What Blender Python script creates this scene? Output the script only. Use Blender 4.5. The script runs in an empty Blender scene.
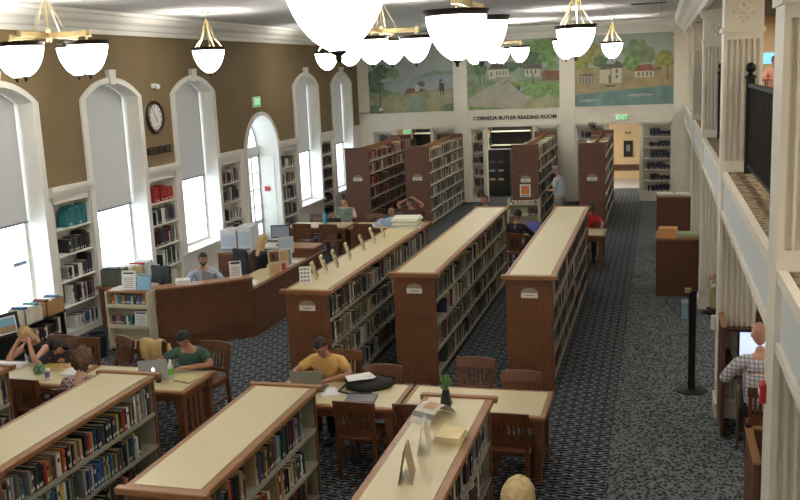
import bpy, math, random
from mathutils import Vector, Matrix
R_ = random.Random(7)
PI = math.pi
S = bpy.context.scene
COL = S.collection

# ---------------------------------------------------------------- camera
cam_d = bpy.data.cameras.new('camera'); cam = bpy.data.objects.new('camera', cam_d); COL.objects.link(cam)
yaw, pitch, roll = 0.276783142, -0.186669688, 0.04347002
cy, sy, cp, sp, cr, sr = math.cos(yaw), math.sin(yaw), math.cos(pitch), math.sin(pitch), math.cos(roll), math.sin(roll)
RM = Matrix(((cy, -sy, 0), (sy, cy, 0), (0, 0, 1))) @ Matrix(((1, 0, 0), (0, cp, -sp), (0, sp, cp))) @ Matrix(((cr, 0, sr), (0, 1, 0), (-sr, 0, cr)))
right, fwd, up = RM.col[0], RM.col[1], RM.col[2]
CAMP = Vector((0, 0, 4.2738))
M4 = Matrix(((right.x, up.x, -fwd.x, CAMP.x), (right.y, up.y, -fwd.y, CAMP.y), (right.z, up.z, -fwd.z, CAMP.z), (0, 0, 0, 1)))
cam.matrix_world = M4
FPX = 928.4635
cam_d.sensor_width = 36; cam_d.lens = FPX / 800 * 36; cam_d.clip_end = 200; cam_d.clip_start = 0.05
S.camera = cam

# ---------------------------------------------------------------- world, lights, exposure
W = bpy.data.worlds.new('daylight'); S.world = W; W.use_nodes = True
W.node_tree.nodes['Background'].inputs[0].default_value = (0.80, 0.90, 1.0, 1)
W.node_tree.nodes['Background'].inputs[1].default_value = 3.4
S.view_settings.view_transform = 'Standard'; S.view_settings.look = 'None'
S.view_settings.gamma = 1; S.view_settings.use_curve_mapping = False
S.view_settings.exposure = 0.30
BOWL_EMIT = 8.0
BOWL_LAMP = 55.0
def area(name, loc, rot, sx, sy_, power, color=(1, 1, 1), portal=False):
    d = bpy.data.lights.new(name, 'AREA'); d.shape = 'RECTANGLE'; d.size = sx; d.size_y = sy_; d.energy = power; d.color = color
    if portal: d.cycles.is_portal = True
    o = bpy.data.objects.new(name, d); o.location = loc; o.rotation_euler = rot; COL.objects.link(o); return o
WIN_C = [12.2, 15.38, 18.56, 25.32, 28.45]
for yc in WIN_C:
    area('window_portal', (-10.32, yc, 2.6), (0, -PI/2, 0), 3.9, 1.8, 1, portal=True)
area('window_portal', (-10.55, 22.0, 1.7), (0, -PI/2, 0), 3.4, 1.8, 1, portal=True)
# fluorescent strips: back room beyond the openings and far balcony; the last two are added fill
area('back_room_light', (-4.5, 33.5, 2.85), (0, 0, 0), 8, 1.2, 260, (1, .93, .82))
area('balcony_light', (3.0, 24.0, 5.35), (0, 0, 0), .3, 10, 150, (1, .92, .8))
area('balcony_light', (3.0, 5.0, 5.35), (0, 0, 0), .3, 16, 260, (1, .92, .8))  # added near-end lamp, out of view, to brighten the column fronts
area('under_balcony_fill', (2.9, 14.0, 2.38), (0, 0, 0), .5, 30, 190, (1, .92, .8))  # added fill without a visible fixture, brightens the lower column faces

# ---------------------------------------------------------------- materials
def lin(c): return tuple((v/255/12.92 if v/255 <= .04045 else ((v/255+.055)/1.055)**2.4) for v in c)
MATS = {}
def mat(name, rgb, rough=.6, metal=0, var=0.0, scale=8, stretch=(1, 1, 1), emit=0, bump=0, spec=.5, alpha=None, bscale=None):
    if name in MATS: return MATS[name]
    m = bpy.data.materials.new(name); m.use_nodes = True; nt = m.node_tree; b = nt.nodes['Principled BSDF']
    c = lin(rgb); b.inputs['Base Color'].default_value = (*c, 1); b.inputs['Roughness'].default_value = rough; b.inputs['Metallic'].default_value = metal
    b.inputs['Specular IOR Level'].default_value = spec
    m.diffuse_color = (*c, 1)
    if var or bump:
        tc = nt.nodes.new('ShaderNodeTexCoord'); mp = nt.nodes.new('ShaderNodeMapping'); mp.inputs['Scale'].default_value = stretch
        nt.links.new(tc.outputs['Object'], mp.inputs[0])
        n = nt.nodes.new('ShaderNodeTexNoise'); n.inputs['Scale'].default_value = scale; n.inputs['Detail'].default_value = 4
        nt.links.new(mp.outputs[0], n.inputs['Vector'])
        if var:
            r = nt.nodes.new('ShaderNodeValToRGB'); r.color_ramp.elements[0].position = .3; r.color_ramp.elements[1].position = .72
            r.color_ramp.elements[0].color = (*[v*(1-var) for v in c], 1); r.color_ramp.elements[1].color = (*[min(1, v*(1+var)) for v in c], 1)
            nt.links.new(n.outputs['Fac'], r.inputs[0]); nt.links.new(r.outputs[0], b.inputs['Base Color'])
        if bump:
            bp = nt.nodes.new('ShaderNodeBump'); bp.inputs['Strength'].default_value = bump; bp.inputs['Distance'].default_value = .01
            nt.links.new(n.outputs['Fac'], bp.inputs['Height']); nt.links.new(bp.outputs[0], b.inputs['Normal'])
    if emit:
        b.inputs['Emission Color'].default_value = (*c, 1); b.inputs['Emission Strength'].default_value = emit
    if alpha is not None: b.inputs['Alpha'].default_value = alpha
    MATS[name] = m; return m
def nodes(m): return m.node_tree.nodes, m.node_tree.links
def math_(nt, op, a, b=None, c=None):
    n = nt.nodes.new('ShaderNodeMath'); n.operation = op
    for i, v in enumerate((a, b, c)):
        if v is None: continue
        if isinstance(v, (int, float)): n.inputs[i].default_value = v
        else: nt.links.new(v, n.inputs[i])
    return n.outputs[0]

white = mat('white_paint', (230, 228, 220), .5, var=.03, scale=2)
cream_paint = mat('cream_paint', (232, 227, 211), .5, var=.03, scale=2)
panel_blue = mat('pale_panel_paint', (212, 217, 216), .5, var=.03, scale=3)
tan_wall = mat('brown_wall_paint', (126, 108, 76), .85, var=.06, scale=1.5)
tan_light = mat('tan_wall_paint', (216, 188, 145), .8, var=.03)
wood = mat('stained_wood', (118, 76, 49), .45, var=.22, scale=6, stretch=(6, 6, .8))
wood_top = mat('wood_edging', (146, 102, 62), .4, var=.2, scale=7, stretch=(1, 6, 6))
desk_wood = mat('desk_wood', (106, 68, 45), .42, var=.22, scale=5, stretch=(5, 5, .7))
tall_wood = mat('tall_stack_wood', (110, 73, 54), .5, var=.18, scale=5, stretch=(6, 6, .8))
carrel_wood = mat('carrel_wood', (90, 55, 37), .5, var=.2, scale=5, stretch=(5, 5, .8))
chair_wood = mat('chair_wood', (106, 66, 39), .35, var=.2, scale=8, stretch=(6, 6, 1))
laminate = mat('cream_laminate', (206, 194, 152), .38, var=.04, scale=60)
shelf_metal = mat('shelf_metal', (160, 157, 138), .4, var=.04, scale=4)
tall_metal = mat('tall_shelf_metal', (200, 197, 182), .4, var=.04, scale=4)
cart_paint = mat('cart_paint', (206, 200, 172), .45, var=.04, scale=4)
black = mat('black_plastic', (18, 18, 20), .45)
iron = mat('black_iron', (14, 14, 15), .5, metal=.3)
brass = mat('brass', (190, 172, 128), .35, metal=1)
bronze = mat('dark_bronze', (52, 42, 34), .4, metal=.6)
steel = mat('grey_metal', (150, 152, 156), .35, metal=.8)
paper = mat('white_paper', (235, 235, 230), .8)
pages_m = mat('book_pages', (212, 200, 170), .9, var=.1, scale=40)
grey_plastic = mat('grey_plastic', (120, 124, 128), .5)
beige_plastic = mat('beige_plastic', (196, 192, 178), .5)
screen_m = mat('lit_screen', (205, 220, 255), .3, emit=.85)
screen_b = mat('blue_screen', (74, 72, 130), .3, emit=.3)
red_m = mat('alarm_red', (180, 28, 24), .4)
green_exit = mat('exit_green', (196, 236, 200), .4, emit=.5)
exit_white = mat('exit_face', (92, 176, 108), .4, emit=.6)
dark_ink = mat('dark_ink', (46, 34, 26), .7)
shade_m = mat('shade_fabric', (196, 194, 190), .9, var=.03, scale=30)
# roller shade: some daylight seeps through the cloth
def translucent(m, amount, col):
    nt = m.node_tree; b = nt.nodes['Principled BSDF']; out = nt.nodes['Material Output']
    t = nt.nodes.new('ShaderNodeBsdfTranslucent'); t.inputs[0].default_value = (*lin(col), 1)
    mx = nt.nodes.new('ShaderNodeMixShader'); mx.inputs[0].default_value = amount
    nt.links.new(b.outputs[0], mx.inputs[1]); nt.links.new(t.outputs[0], mx.inputs[2]); nt.links.new(mx.outputs[0], out.inputs[0])
translucent(shade_m, .24, (220, 218, 212))
glass = bpy.data.materials.new('window_glass'); glass.use_nodes = True
def thin_glass(m, tint, gl):
    nt = m.node_tree; out = nt.nodes['Material Output']
    t = nt.nodes.new('ShaderNodeBsdfTransparent'); t.inputs[0].default_value = (*tint, 1)
    g = nt.nodes.new('ShaderNodeBsdfGlossy'); g.inputs['Roughness'].default_value = .03
    mx = nt.nodes.new('ShaderNodeMixShader'); mx.inputs[0].default_value = gl
    nt.links.new(t.outputs[0], mx.inputs[1]); nt.links.new(g.outputs[0], mx.inputs[2]); nt.links.new(mx.outputs[0], out.inputs[0])
thin_glass(glass, (.97, .99, 1), .04)
clear = bpy.data.materials.new('clear_plastic'); clear.use_nodes = True; thin_glass(clear, (.9, .95, .98), .14)
bowl_m = bpy.data.materials.new('lamp_bowl_glass'); bowl_m.use_nodes = True
_b = bowl_m.node_tree.nodes['Principled BSDF']; _b.inputs['Base Color'].default_value = (.9, .88, .82, 1); _b.inputs['Roughness'].default_value = .3
_b.inputs['Emission Color'].default_value = (1, .975, .93, 1); _b.inputs['Emission Strength'].default_value = BOWL_EMIT

def carpet(name, aisle):
    m = bpy.data.materials.new(name); m.use_nodes = True; nt = m.node_tree; b = nt.nodes['Principled BSDF']; b.inputs['Roughness'].default_value = .95; b.inputs['Specular IOR Level'].default_value = .15
    tc = nt.nodes.new('ShaderNodeTexCoord'); sx = nt.nodes.new('ShaderNodeSeparateXYZ'); nt.links.new(tc.outputs['Object'], sx.inputs[0])
    X, Y = sx.outputs[0], sx.outputs[1]
    px, py = (.085, .05) if aisle else (.26, .105)
    row = math_(nt, 'FLOOR', math_(nt, 'DIVIDE', Y, py))
    fy = math_(nt, 'SUBTRACT', math_(nt, 'FRACT', math_(nt, 'DIVIDE', Y, py)), .5)
    xs = math_(nt, 'ADD', math_(nt, 'DIVIDE', X, px), math_(nt, 'MULTIPLY', row, .5))
    fx = math_(nt, 'SUBTRACT', math_(nt, 'FRACT', xs), .5)
    nz = nt.nodes.new('ShaderNodeTexNoise'); nz.inputs['Scale'].default_value = 14 if aisle else 9; nt.links.new(tc.outputs['Object'], nz.inputs['Vector'])
    wob = math_(nt, 'MULTIPLY', math_(nt, 'SUBTRACT', nz.outputs['Fac'], .5), .45)
    fy2 = math_(nt, 'ADD', fy, wob)
    d = math_(nt, 'ADD', math_(nt, 'MULTIPLY', math_(nt, 'MULTIPLY', fx, fx), 3.2), math_(nt, 'MULTIPLY', math_(nt, 'MULTIPLY', fy2, fy2), 4.2))
    r = nt.nodes.new('ShaderNodeValToRGB'); e = r.color_ramp.elements
    if aisle:
        cs = [(0, (14, 17, 18)), (.24, (16, 19, 20)), (.34, (64, 68, 64)), (.6, (82, 86, 80)), (1, (60, 64, 62))]
    else:
        cs = [(0, (20, 24, 36)), (.26, (28, 33, 48)), (.40, (122, 128, 130)), (.64, (132, 137, 134)), (.80, (28, 33, 46)), (1, (20, 24, 34))]
    e[0].position = cs[0][0]; e[0].color = (*lin(cs[0][1]), 1); e[1].position = cs[-1][0]; e[1].color = (*lin(cs[-1][1]), 1)
    for p, c in cs[1:-1]:
        q = e.new(p); q.color = (*lin(c), 1)
    nt.links.new(d, r.inputs[0]); nt.links.new(r.outputs[0], b.inputs['Base Color'])
    return m
carpet_main = carpet('patterned_carpet', False); carpet_aisle = None
def weave(name, c1, c2, sc, p0=.25, p1=.6):
    m = bpy.data.materials.new(name); m.use_nodes = True; nt = m.node_tree; b = nt.nodes['Principled BSDF']; b.inputs['Roughness'].default_value = .95
    tc = nt.nodes.new('ShaderNodeTexCoord'); v = nt.nodes.new('ShaderNodeTexVoronoi'); v.inputs['Scale'].default_value = sc
    nt.links.new(tc.outputs['Object'], v.inputs['Vector']); r = nt.nodes.new('ShaderNodeValToRGB')
    r.color_ramp.elements[0].position = p0; r.color_ramp.elements[0].color = (*lin(c1), 1); r.color_ramp.elements[1].position = p1; r.color_ramp.elements[1].color = (*lin(c2), 1)
    nt.links.new(v.outputs['Distance'], r.inputs[0]); nt.links.new(r.outputs[0], b.inputs['Base Color']); return m
carpet_aisle = weave('aisle_carpet', (16, 20, 25), (106, 113, 114), 26, .36, .58)
carpet_balcony = weave('balcony_carpet', (70, 58, 42), (150, 130, 98), 14)
floral = weave('floral_cloth', (40, 30, 44), (190, 170, 168), 34)
def checks(name, c1, c2, period):
    m = bpy.data.materials.new(name); m.use_nodes = True; nt = m.node_tree; b = nt.nodes['Principled BSDF']; b.inputs['Roughness'].default_value = .9
    tc = nt.nodes.new('ShaderNodeTexCoord'); s = nt.nodes.new('ShaderNodeSeparateXYZ'); nt.links.new(tc.outputs['Object'], s.inputs[0])
    l = None
    for k in (0, 2):
        f = math_(nt, 'LESS_THAN', math_(nt, 'FRACT', math_(nt, 'DIVIDE', s.outputs[k], period)), .24)
        l = f if l is None else math_(nt, 'MAXIMUM', l, f)
    mx = nt.nodes.new('ShaderNodeMix'); mx.data_type = 'RGBA'; nt.links.new(l, mx.inputs[0])
    mx.inputs[6].default_value = (*lin(c1), 1); mx.inputs[7].default_value = (*lin(c2), 1); nt.links.new(mx.outputs[2], b.inputs['Base Color']); return m
gingham = checks('checked_cloth', (216, 214, 216), (140, 136, 150), .04)
def ceiling_mat():
    m = bpy.data.materials.new('ceiling_tile'); m.use_nodes = True; nt = m.node_tree; b = nt.nodes['Principled BSDF']; b.inputs['Roughness'].default_value = .9
    tc = nt.nodes.new('ShaderNodeTexCoord'); s = nt.nodes.new('ShaderNodeSeparateXYZ'); nt.links.new(tc.outputs['Object'], s.inputs[0])
    a = math_(nt, 'LESS_THAN', math_(nt, 'FRACT', math_(nt, 'DIVIDE', s.outputs[0], 1.22)), .02)
    c = math_(nt, 'LESS_THAN', math_(nt, 'FRACT', math_(nt, 'DIVIDE', s.outputs[1], 1.22)), .02)
    l = math_(nt, 'MAXIMUM', a, c)
    mx = nt.nodes.new('ShaderNodeMix'); mx.data_type = 'RGBA'; nt.links.new(l, mx.inputs[0])
    mx.inputs[6].default_value = (*lin((196, 194, 192)), 1); mx.inputs[7].default_value = (*lin((160, 156, 150)), 1); nt.links.new(mx.outputs[2], b.inputs['Base Color']); return m
ceil_m = ceiling_mat()

# ---------------------------------------------------------------- mesh builder
class MB:
    def __init__(s): s.v = []; s.f = []; s.m = []; s.mi = 0; s.T = None
    def add(s, vs, fs, mi=None):
        o = len(s.v)
        for p in vs: s.v.append(tuple(s.T @ Vector(p)) if s.T is not None else tuple(p))
        for f in fs: s.f.append([i+o for i in f]); s.m.append(s.mi if mi is None else mi)
        return s
    def box(s, x0, x1, y0, y1, z0, z1, mi=None):
        return s.add([(x0,y0,z0),(x1,y0,z0),(x1,y1,z0),(x0,y1,z0),(x0,y0,z1),(x1,y0,z1),(x1,y1,z1),(x0,y1,z1)],
              [(0,3,2,1),(4,5,6,7),(0,1,5,4),(1,2,6,5),(2,3,7,6),(3,0,4,7)], mi)
    def bbox(s, x0, x1, y0, y1, z0, z1, b=.01, mi=None):   # box with chamfered upper and vertical edges
        def ring(z, i): return [(x0+i,y0,z),(x1-i,y0,z),(x1,y0+i,z),(x1,y1-i,z),(x1-i,y1,z),(x0+i,y1,z),(x0,y1-i,z),(x0,y0+i,z)]
        top = [(x0+b,y0+b,z1),(x1-b,y0+b,z1),(x1-b,y0+b,z1),(x1-b,y1-b,z1),(x1-b,y1-b,z1),(x0+b,y1-b,z1),(x0+b,y1-b,z1),(x0+b,y0+b,z1)]
        vs = ring(z0, b) + ring(z1-b, b) + [(x0+b,y0+b,z1),(x1-b,y0+b,z1),(x1-b,y1-b,z1),(x0+b,y1-b,z1)]
        fs = [list(range(7,-1,-1))] + [(i,(i+1)%8,8+(i+1)%8,8+i) for i in range(8)] + [(16,17,18,19)]
        fs += [(8,9,17,16),(9,10,17),(10,11,18,17),(11,12,18),(12,13,19,18),(13,14,19),(14,15,16,19),(15,8,16)]
        return s.add(vs, fs, mi)
    def prism(s, poly, z0, z1, mi=None):                   # horizontal outline (ccw) extruded upwards
        n = len(poly); vs = [(x,y,z0) for x,y in poly] + [(x,y,z1) for x,y in poly]
        return s.add(vs, [list(range(n-1,-1,-1)), list(range(n,2*n))] + [(i,(i+1)%n,n+(i+1)%n,n+i) for i in range(n)], mi)
    def bar(s, p0, p1, w, h, mi=None, up=(0,0,1)):
        p0, p1 = Vector(p0), Vector(p1); d = (p1-p0).normalized(); u = Vector(up)
        if abs(d.dot(u)) > .98: u = Vector((0,1,0))
        a = d.cross(u).normalized(); c = a.cross(d).normalized(); vs = []
        for p in (p0, p1):
            for i, j in ((-1,-1),(1,-1),(1,1),(-1,1)): vs.append(p + a*(i*w/2) + c*(j*h/2))
        return s.add(vs, [(0,1,2,3),(7,6,5,4),(0,4,5,1),(1,5,6,2),(2,6,7,3),(3,7,4,0)], mi)
    def tube(s, pts, r, n=8, mi=None, cap=True):
        pts = [Vector(p) for p in pts]; rs = r if isinstance(r, (list, tuple)) else [r]*len(pts); vs = []
        for i, p in enumerate(pts):
            d = (pts[min(i+1,len(pts)-1)] - pts[max(i-1,0)]).normalized(); u = Vector((0,0,1)) if abs(d.z) < .95 else Vector((1,0,0))
            a = d.cross(u).normalized(); c = a.cross(d)
            for k in range(n): vs.append(p + a*(rs[i]*math.cos(2*PI*k/n)) + c*(rs[i]*math.sin(2*PI*k/n)))
        fs = [(i*n+k, i*n+(k+1)%n, (i+1)*n+(k+1)%n, (i+1)*n+k) for i in range(len(pts)-1) for k in range(n)]
        if cap: fs += [list(range(n-1,-1,-1)), [(len(pts)-1)*n+k for k in range(n)]]
        return s.add(vs, fs, mi)
    def lathe(s, prof, c=(0,0,0), n=24, mi=None):
        vs = []; fs = []
        for r, z in prof:
            for k in range(n): vs.append((c[0]+r*math.cos(2*PI*k/n), c[1]+r*math.sin(2*PI*k/n), c[2]+z))
        for i in range(len(prof)-1):
            for k in range(n): fs.append((i*n+k, i*n+(k+1)%n, (i+1)*n+(k+1)%n, (i+1)*n+k))
        return s.add(vs, fs, mi)
    def ball(s, c, rx, ry=None, rz=None, n=12, m=8, mi=None):
        ry = ry or rx; rz = rz or rx; prof = [(math.sin(PI*i/m), -math.cos(PI*i/m)) for i in range(m+1)]; vs = []; fs = []
        for r, z in prof:
            for k in range(n): vs.append((c[0]+rx*r*math.cos(2*PI*k/n), c[1]+ry*r*math.sin(2*PI*k/n), c[2]+rz*z))
        for i in range(m):
            for k in range(n): fs.append((i*n+k, i*n+(k+1)%n, (i+1)*n+(k+1)%n, (i+1)*n+k))
        return s.add(vs, fs, mi)
    def quad(s, a, b, c, d, mi=None): return s.add([a,b,c,d], [(0,1,2,3)], mi)
    def build(s, name, mats, parent=None, smooth=False, kind=None):
        me = bpy.data.meshes.new(name); me.from_pydata(s.v, [], s.f)
        for m in (mats if isinstance(mats, (list, tuple)) else [mats]): me.materials.append(m)
        me.polygons.foreach_set('material_index', s.m)
        if smooth: me.polygons.foreach_set('use_smooth', [True]*len(s.f))
        me.update()
        o = bpy.data.objects.new(name, me); COL.objects.link(o)
        if parent is not None: o.parent = parent
        if kind: o['kind'] = kind
        return o
def tag(o, label, cat, group=None):
    o['label'] = label; o['category'] = cat
    if group: o['group'] = group
    return o
def thing(name, label, cat, loc=(0,0,0), rz=0, group=None):
    o = bpy.data.objects.new(name, None); COL.objects.link(o); o.location = loc; o.rotation_euler = (0,0,rz); o.empty_display_size = .1
    return tag(o, label, cat, group)
def kids(o): return [c for c in bpy.data.objects if c.parent == o]
def copy_tree(root, loc, rz=0, label=None, group=None):
    r = root.copy(); COL.objects.link(r); r.location = loc; r.rotation_euler = (0,0,rz)
    if label: r['label'] = label
    if group: r['group'] = group
    for ch in root.children:
        c = ch.copy(); COL.objects.link(c); c.parent = r
        for g in ch.children:
            d = g.copy(); COL.objects.link(d); d.parent = c
    return r
def text(name, body, size, m, loc, rot, width=None, parent=None, depth=.006):
    c = bpy.data.curves.new(name, 'FONT'); c.body = body; c.size = size; c.extrude = depth; c.offset = size*.022; c.align_x = 'CENTER'; c.align_y = 'CENTER'; c.materials.append(m)
    q = bpy.data.objects.new(name, c); COL.objects.link(q); bpy.context.view_layer.update()
    me = bpy.data.meshes.new_from_object(q.evaluated_get(bpy.context.evaluated_depsgraph_get())); me.name = name; bpy.data.objects.remove(q); bpy.data.curves.remove(c)
    o = bpy.data.objects.new(name, me); COL.objects.link(o); o.location = loc; o.rotation_euler = rot
    if parent is not None: o.parent = parent
    if width:
        xs = [v.co.x for v in me.vertices]; o.scale.x = width / (max(xs)-min(xs))
    return o

# ================================================================ STRUCTURE
XL = -9.81; YF = 30.2; XC = .69; ZC = 5.6; BX = 4.6; YB = -8.0
MB().box(-10.6, -.52, YB, 36.6, -.12, 0).build('floor', carpet_main, kind='structure')
MB().box(-.52, BX+.2, YB, 36.6, -.12, 0).build('floor_aisle', carpet_aisle, kind='structure')
MB().box(-10.2, XC+.5, YB, YF+.2, ZC, ZC+.12).build('ceiling', ceil_m, kind='structure')
# ---- left wall with arched window openings
def arch_pts(w, zs, rise, n=14):
    """from left foot to right foot, (dy, z): segmental arch"""
    r = (w*w/4 + rise*rise) / (2*rise); a = math.asin(min(1, w/2/r)); zc = zs + rise - r
    if rise > w/2*.999: a = PI/2
    return [(-r*math.sin(a) + 0 if False else r*math.sin(-a + 2*a*i/n), zc + r*math.cos(-a + 2*a*i/n)) for i in range(n+1)]
WO = []   # (yc, width, sill, spring, rise, depth)
for yc in WIN_C: WO.append((yc, 1.72, .70, 4.08, .27, .36))
WO.append((22.02, 1.92, 0.0, 2.50, .90, .60)); WO.sort()
NCH = [(13.30, 14.42), (16.38, 17.54), (19.52, 20.72), (23.07, 24.33), (26.28, 27.40)]   # bookcase recesses
NZ = 2.44
wl = MB()
ys = YB
edges = []
def wall_cell(y0, y1, z0, z1, mi): wl.quad((XL,y0,z0),(XL,y1,z0),(XL,y1,z1),(XL,y0,z1), mi)
TR = 2.62      # top of white wainscot / cornice line
segs = sorted([('w', *w) for w in WO], key=lambda t: t[1])
cur = YB
for _, yc, w, sill, spring, rise, dep in segs:
    y0, y1 = yc-w/2, yc+w/2
    # wall strip before this opening, with any niche cut out
    ns = [n for n in NCH if n[0] >= cur-.01 and n[1] <= y0+.01]
    wall_cell(cur, y0, TR, 5.7, 0)
    if ns:
        a, b = ns[0]
        wall_cell(cur, a, 0, TR, 1); wall_cell(b, y0, 0, TR, 1); wall_cell(a, b, NZ, TR, 1)
        for q in (((XL,a,0),(XL-.34,a,0),(XL-.34,a,NZ),(XL,a,NZ)), ((XL,b,0),(XL,b,NZ),(XL-.34,b,NZ),(XL-.34,b,0)), ((XL,a,NZ),(XL-.34,a,NZ),(XL-.34,b,NZ),(XL,b,NZ)), ((XL-.34,a,0),(XL-.34,b,0),(XL-.34,b,NZ),(XL-.34,a,NZ))): wl.quad(*q, 1)
    else: wall_cell(cur, y0, 0, TR, 1)
    if sill > 0: wall_cell(y0, y1, 0, sill, 1)
    pts = [(yc+dy, z) for dy, z in arch_pts(w, spring, rise)]
    for (ya, za), (yb, zb) in zip(pts[:-1], pts[1:]): wl.quad((XL,ya,za),(XL,yb,zb),(XL,yb,5.7),(XL,ya,5.7), 0)
    ring = [(y0, sill)] + pts + [(y1, sill)]
    for (ya, za), (yb, zb) in zip(ring[:-1], ring[1:]): wl.quad((XL,ya,za),(XL-dep,ya,za),(XL-dep,yb,zb),(XL,yb,zb), 1)
    if sill > 0: wl.quad((XL,y0,sill),(XL,y1,sill),(XL-dep,y1,sill),(XL-dep,y0,sill), 1)
    cur = y1
wall_cell(cur, YF, TR, 5.7, 0); wall_cell(cur, YF, 0, TR, 1)
wl.build('wall_left', [tan_wall, white], kind='structure')
# casings, keystones, glazing, roller shades
def casing(yc, w, sill, spring, rise, name, key=True):
    t = MB(); inner = [(-w/2, sill)] + arch_pts(w, spring, rise) + [(w/2, sill)]
    W2 = w + .28; outer = [(-W2/2, sill)] + arch_pts(W2, spring, rise+.10) + [(W2/2, sill)]
    xa, xb = XL, XL+.045
    for i in range(len(inner)-1):
        (a0, b0), (a1, b1), (c0, d0), (c1, d1) = inner[i], inner[i+1], outer[i], outer[i+1]
        t.quad((xb,yc+a0,b0),(xb,yc+c0,d0),(xb,yc+c1,d1),(xb,yc+a1,b1))
        t.quad((xa,yc+c0,d0),(xa,yc+c1,d1),(xb,yc+c1,d1),(xb,yc+c0,d0)); t.quad((xa,yc+a0,b0),(xb,yc+a0,b0),(xb,yc+a1,b1),(xa,yc+a1,b1))
    top = spring+rise
    if key: t.add([(XL,yc-.07,top-.03),(XL,yc+.07,top-.03),(XL,yc+.12,top+.24),(XL,yc-.12,top+.24),(XL+.09,yc-.07,top-.03),(XL+.09,yc+.07,top-.03),(XL+.09,yc+.12,top+.24),(XL+.09,yc-.12,top+.24)], [(4,5,6,7),(0,1,5,4),(1,2,6,5),(2,3,7,6),(3,0,4,7)])
    if sill: t.box(XL-.02, XL+.09, yc-W2/2-.03, yc+W2/2+.03, sill-.05, sill+.01)
    return t.build(name, white, kind='structure')
SHZ = [2.14, 2.0, 2.2, 2.16, 2.15]
SHL = ['pale roller shade half drawn over the window at the left edge', 'pale roller shade half drawn over the arched window just left of the round clock',
       'pale roller shade half drawn over the arched window just right of the round clock', 'pale roller shade half drawn over the first arched window past the glazed door',
       'pale roller shade half drawn over the arched window beside the corner of the room']
ti = 1
for i, yc in enumerate(WIN_C):
    w, sill, spring, rise = 1.72, .70, 4.08, .27
    casing(yc, w, sill, spring, rise, 'trim_%d' % ti); ti += 1
    xg = XL-.34; fr = MB()
    pts = arch_pts(w, spring, rise); ring = [(-w/2, sill)] + pts + [(w/2, sill)]; rin = [(-w/2+.07, sill+.07)] + [(a*(1-.14/w), b-.07) for a, b in pts] + [(w/2-.07, sill+.07)]
    for k in range(len(ring)):
        j = (k+1) % len(ring)
        fr.quad((xg,yc+ring[k][0],ring[k][1]),(xg,yc+ring[j][0],ring[j][1]),(xg,yc+rin[j][0],rin[j][1]),(xg,yc+rin[k][0],rin[k][1]))
    wo = fr.build('window_%d' % (i+1), white, kind='structure')
    MB().add([(xg-.012, yc+a, b) for a, b in ring], [list(range(len(ring)))]).build('window_pane', glass, wo)
    # shade: rounded head follows the arch
    xs_ = XL-.285; half = w/2-.05; rs = arch_pts(2*half, spring, rise*.97); sb = MB()
    out = [(-half, SHZ[i])] + rs + [(half, SHZ[i])]; n = len(out)
    sb.add([(xs_, yc+a, b) for a, b in out] + [(xs_-.006, yc+a, b) for a, b in out], [list(range(n)), list(range(2*n-1, n-1, -1))] + [(k, n+k, n+(k+1)%n, (k+1)%n) for k in range(n)])
    so = sb.build('roller_shade', shade_m); tag(so, SHL[i], 'shade', 'roller shades on the arched windows')
    MB().bar((xs_, yc-half, SHZ[i]), (xs_, yc+half, SHZ[i]), .03, .03).build('bottom_bar', grey_plastic, so)
# ---- arched glazed entrance
casing(22.02, 1.92, 0.0, 2.50, .90, 'trim_%d' % ti, key=False); ti += 1
d = MB(); xd = XL-.56; yc = 22.02
pts = arch_pts(1.92, 2.5, .9); ring = pts; rin = [(a*.9, 2.5+(b-2.5)*.88+.05) for a, b in pts]
for k in range(len(ring)-1): d.quad((xd,yc+ring[k][0],ring[k][1]),(xd,yc+ring[k+1][0],ring[k+1][1]),(xd,yc+rin[k+1][0],rin[k+1][1]),(xd,yc+rin[k][0],rin[k][1]))
d.box(xd-.04, xd+.06, yc-.96, yc+.96, 2.36, 2.56)
for ang in (45, 90, 135): d.bar((xd, yc, 2.56), (xd, yc+.9*math.cos(math.radians(ang)), 2.56+.78*math.sin(math.radians(ang))), .03, .03)
for a in (-.96, -.5, -.04, .42, .88): d.box(xd-.03, xd+.03, yc+a, yc+a+.08, 0, 2.36)
for z in (0, .5, 2.28): d.box(xd-.03, xd+.03, yc-.96, yc+.96, z, z+.1 + (.1 if z == 0 else 0))
for z in (.95, 1.4, 1.85):
    d.box(xd-.015, xd+.015, yc-.96, yc+.96, z, z+.03)
do = d.build('door_1', white, kind='structure')
MB().add([(xd-.012, yc-.96, 0), (xd-.012, yc+.96, 0)] + [(xd-.012, yc+a, b) for a, b in reversed(pts)], [list(range(len(pts)+2))]).build('glass_pane', glass, do)
MB().bar((xd+.06, yc+.02, .95), (xd+.06, yc+.02, 1.25), .03, .03).build('door_handle', brass, do)
# panelling on the reveal of the doorway
pn = MB()
for z0, z1 in ((.15, .85), (1.0, 2.3)): pn.box(XL-.5, XL-.1, yc+.945, yc+.962, z0, z1)
pn.build('trim_%d' % ti, white, kind='structure'); ti += 1
# ---- wainscot cornice rails over the bookcases, and baseboards
for a, b in [(YB, 11.2)] + NCH + [(29.45, YF)]:
    a2, b2 = a-.05 if a > 0 else a, b+.05 if b < 29 else b
    t = MB(); t.box(XL, XL+.09, a2, b2, 2.58, 2.66); t.box(XL, XL+.05, a2, b2, 2.50, 2.58); t.build('trim_%d' % ti, white, kind='structure'); ti += 1
bb = MB(); bb.box(XL, XL+.03, YB, 13.2, 0, .16); bb.box(XL, XL+.03, 14.5, 16.3, 0, .16); bb.box(XL, XL+.03, 17.6, 19.45, 0, .16); bb.box(XL, XL+.03, 24.4, 26.2, 0, .16); bb.box(XL, XL+.03, 27.5, YF, 0, .16)
bb.build('baseboard_left', white, kind='structure')
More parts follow.
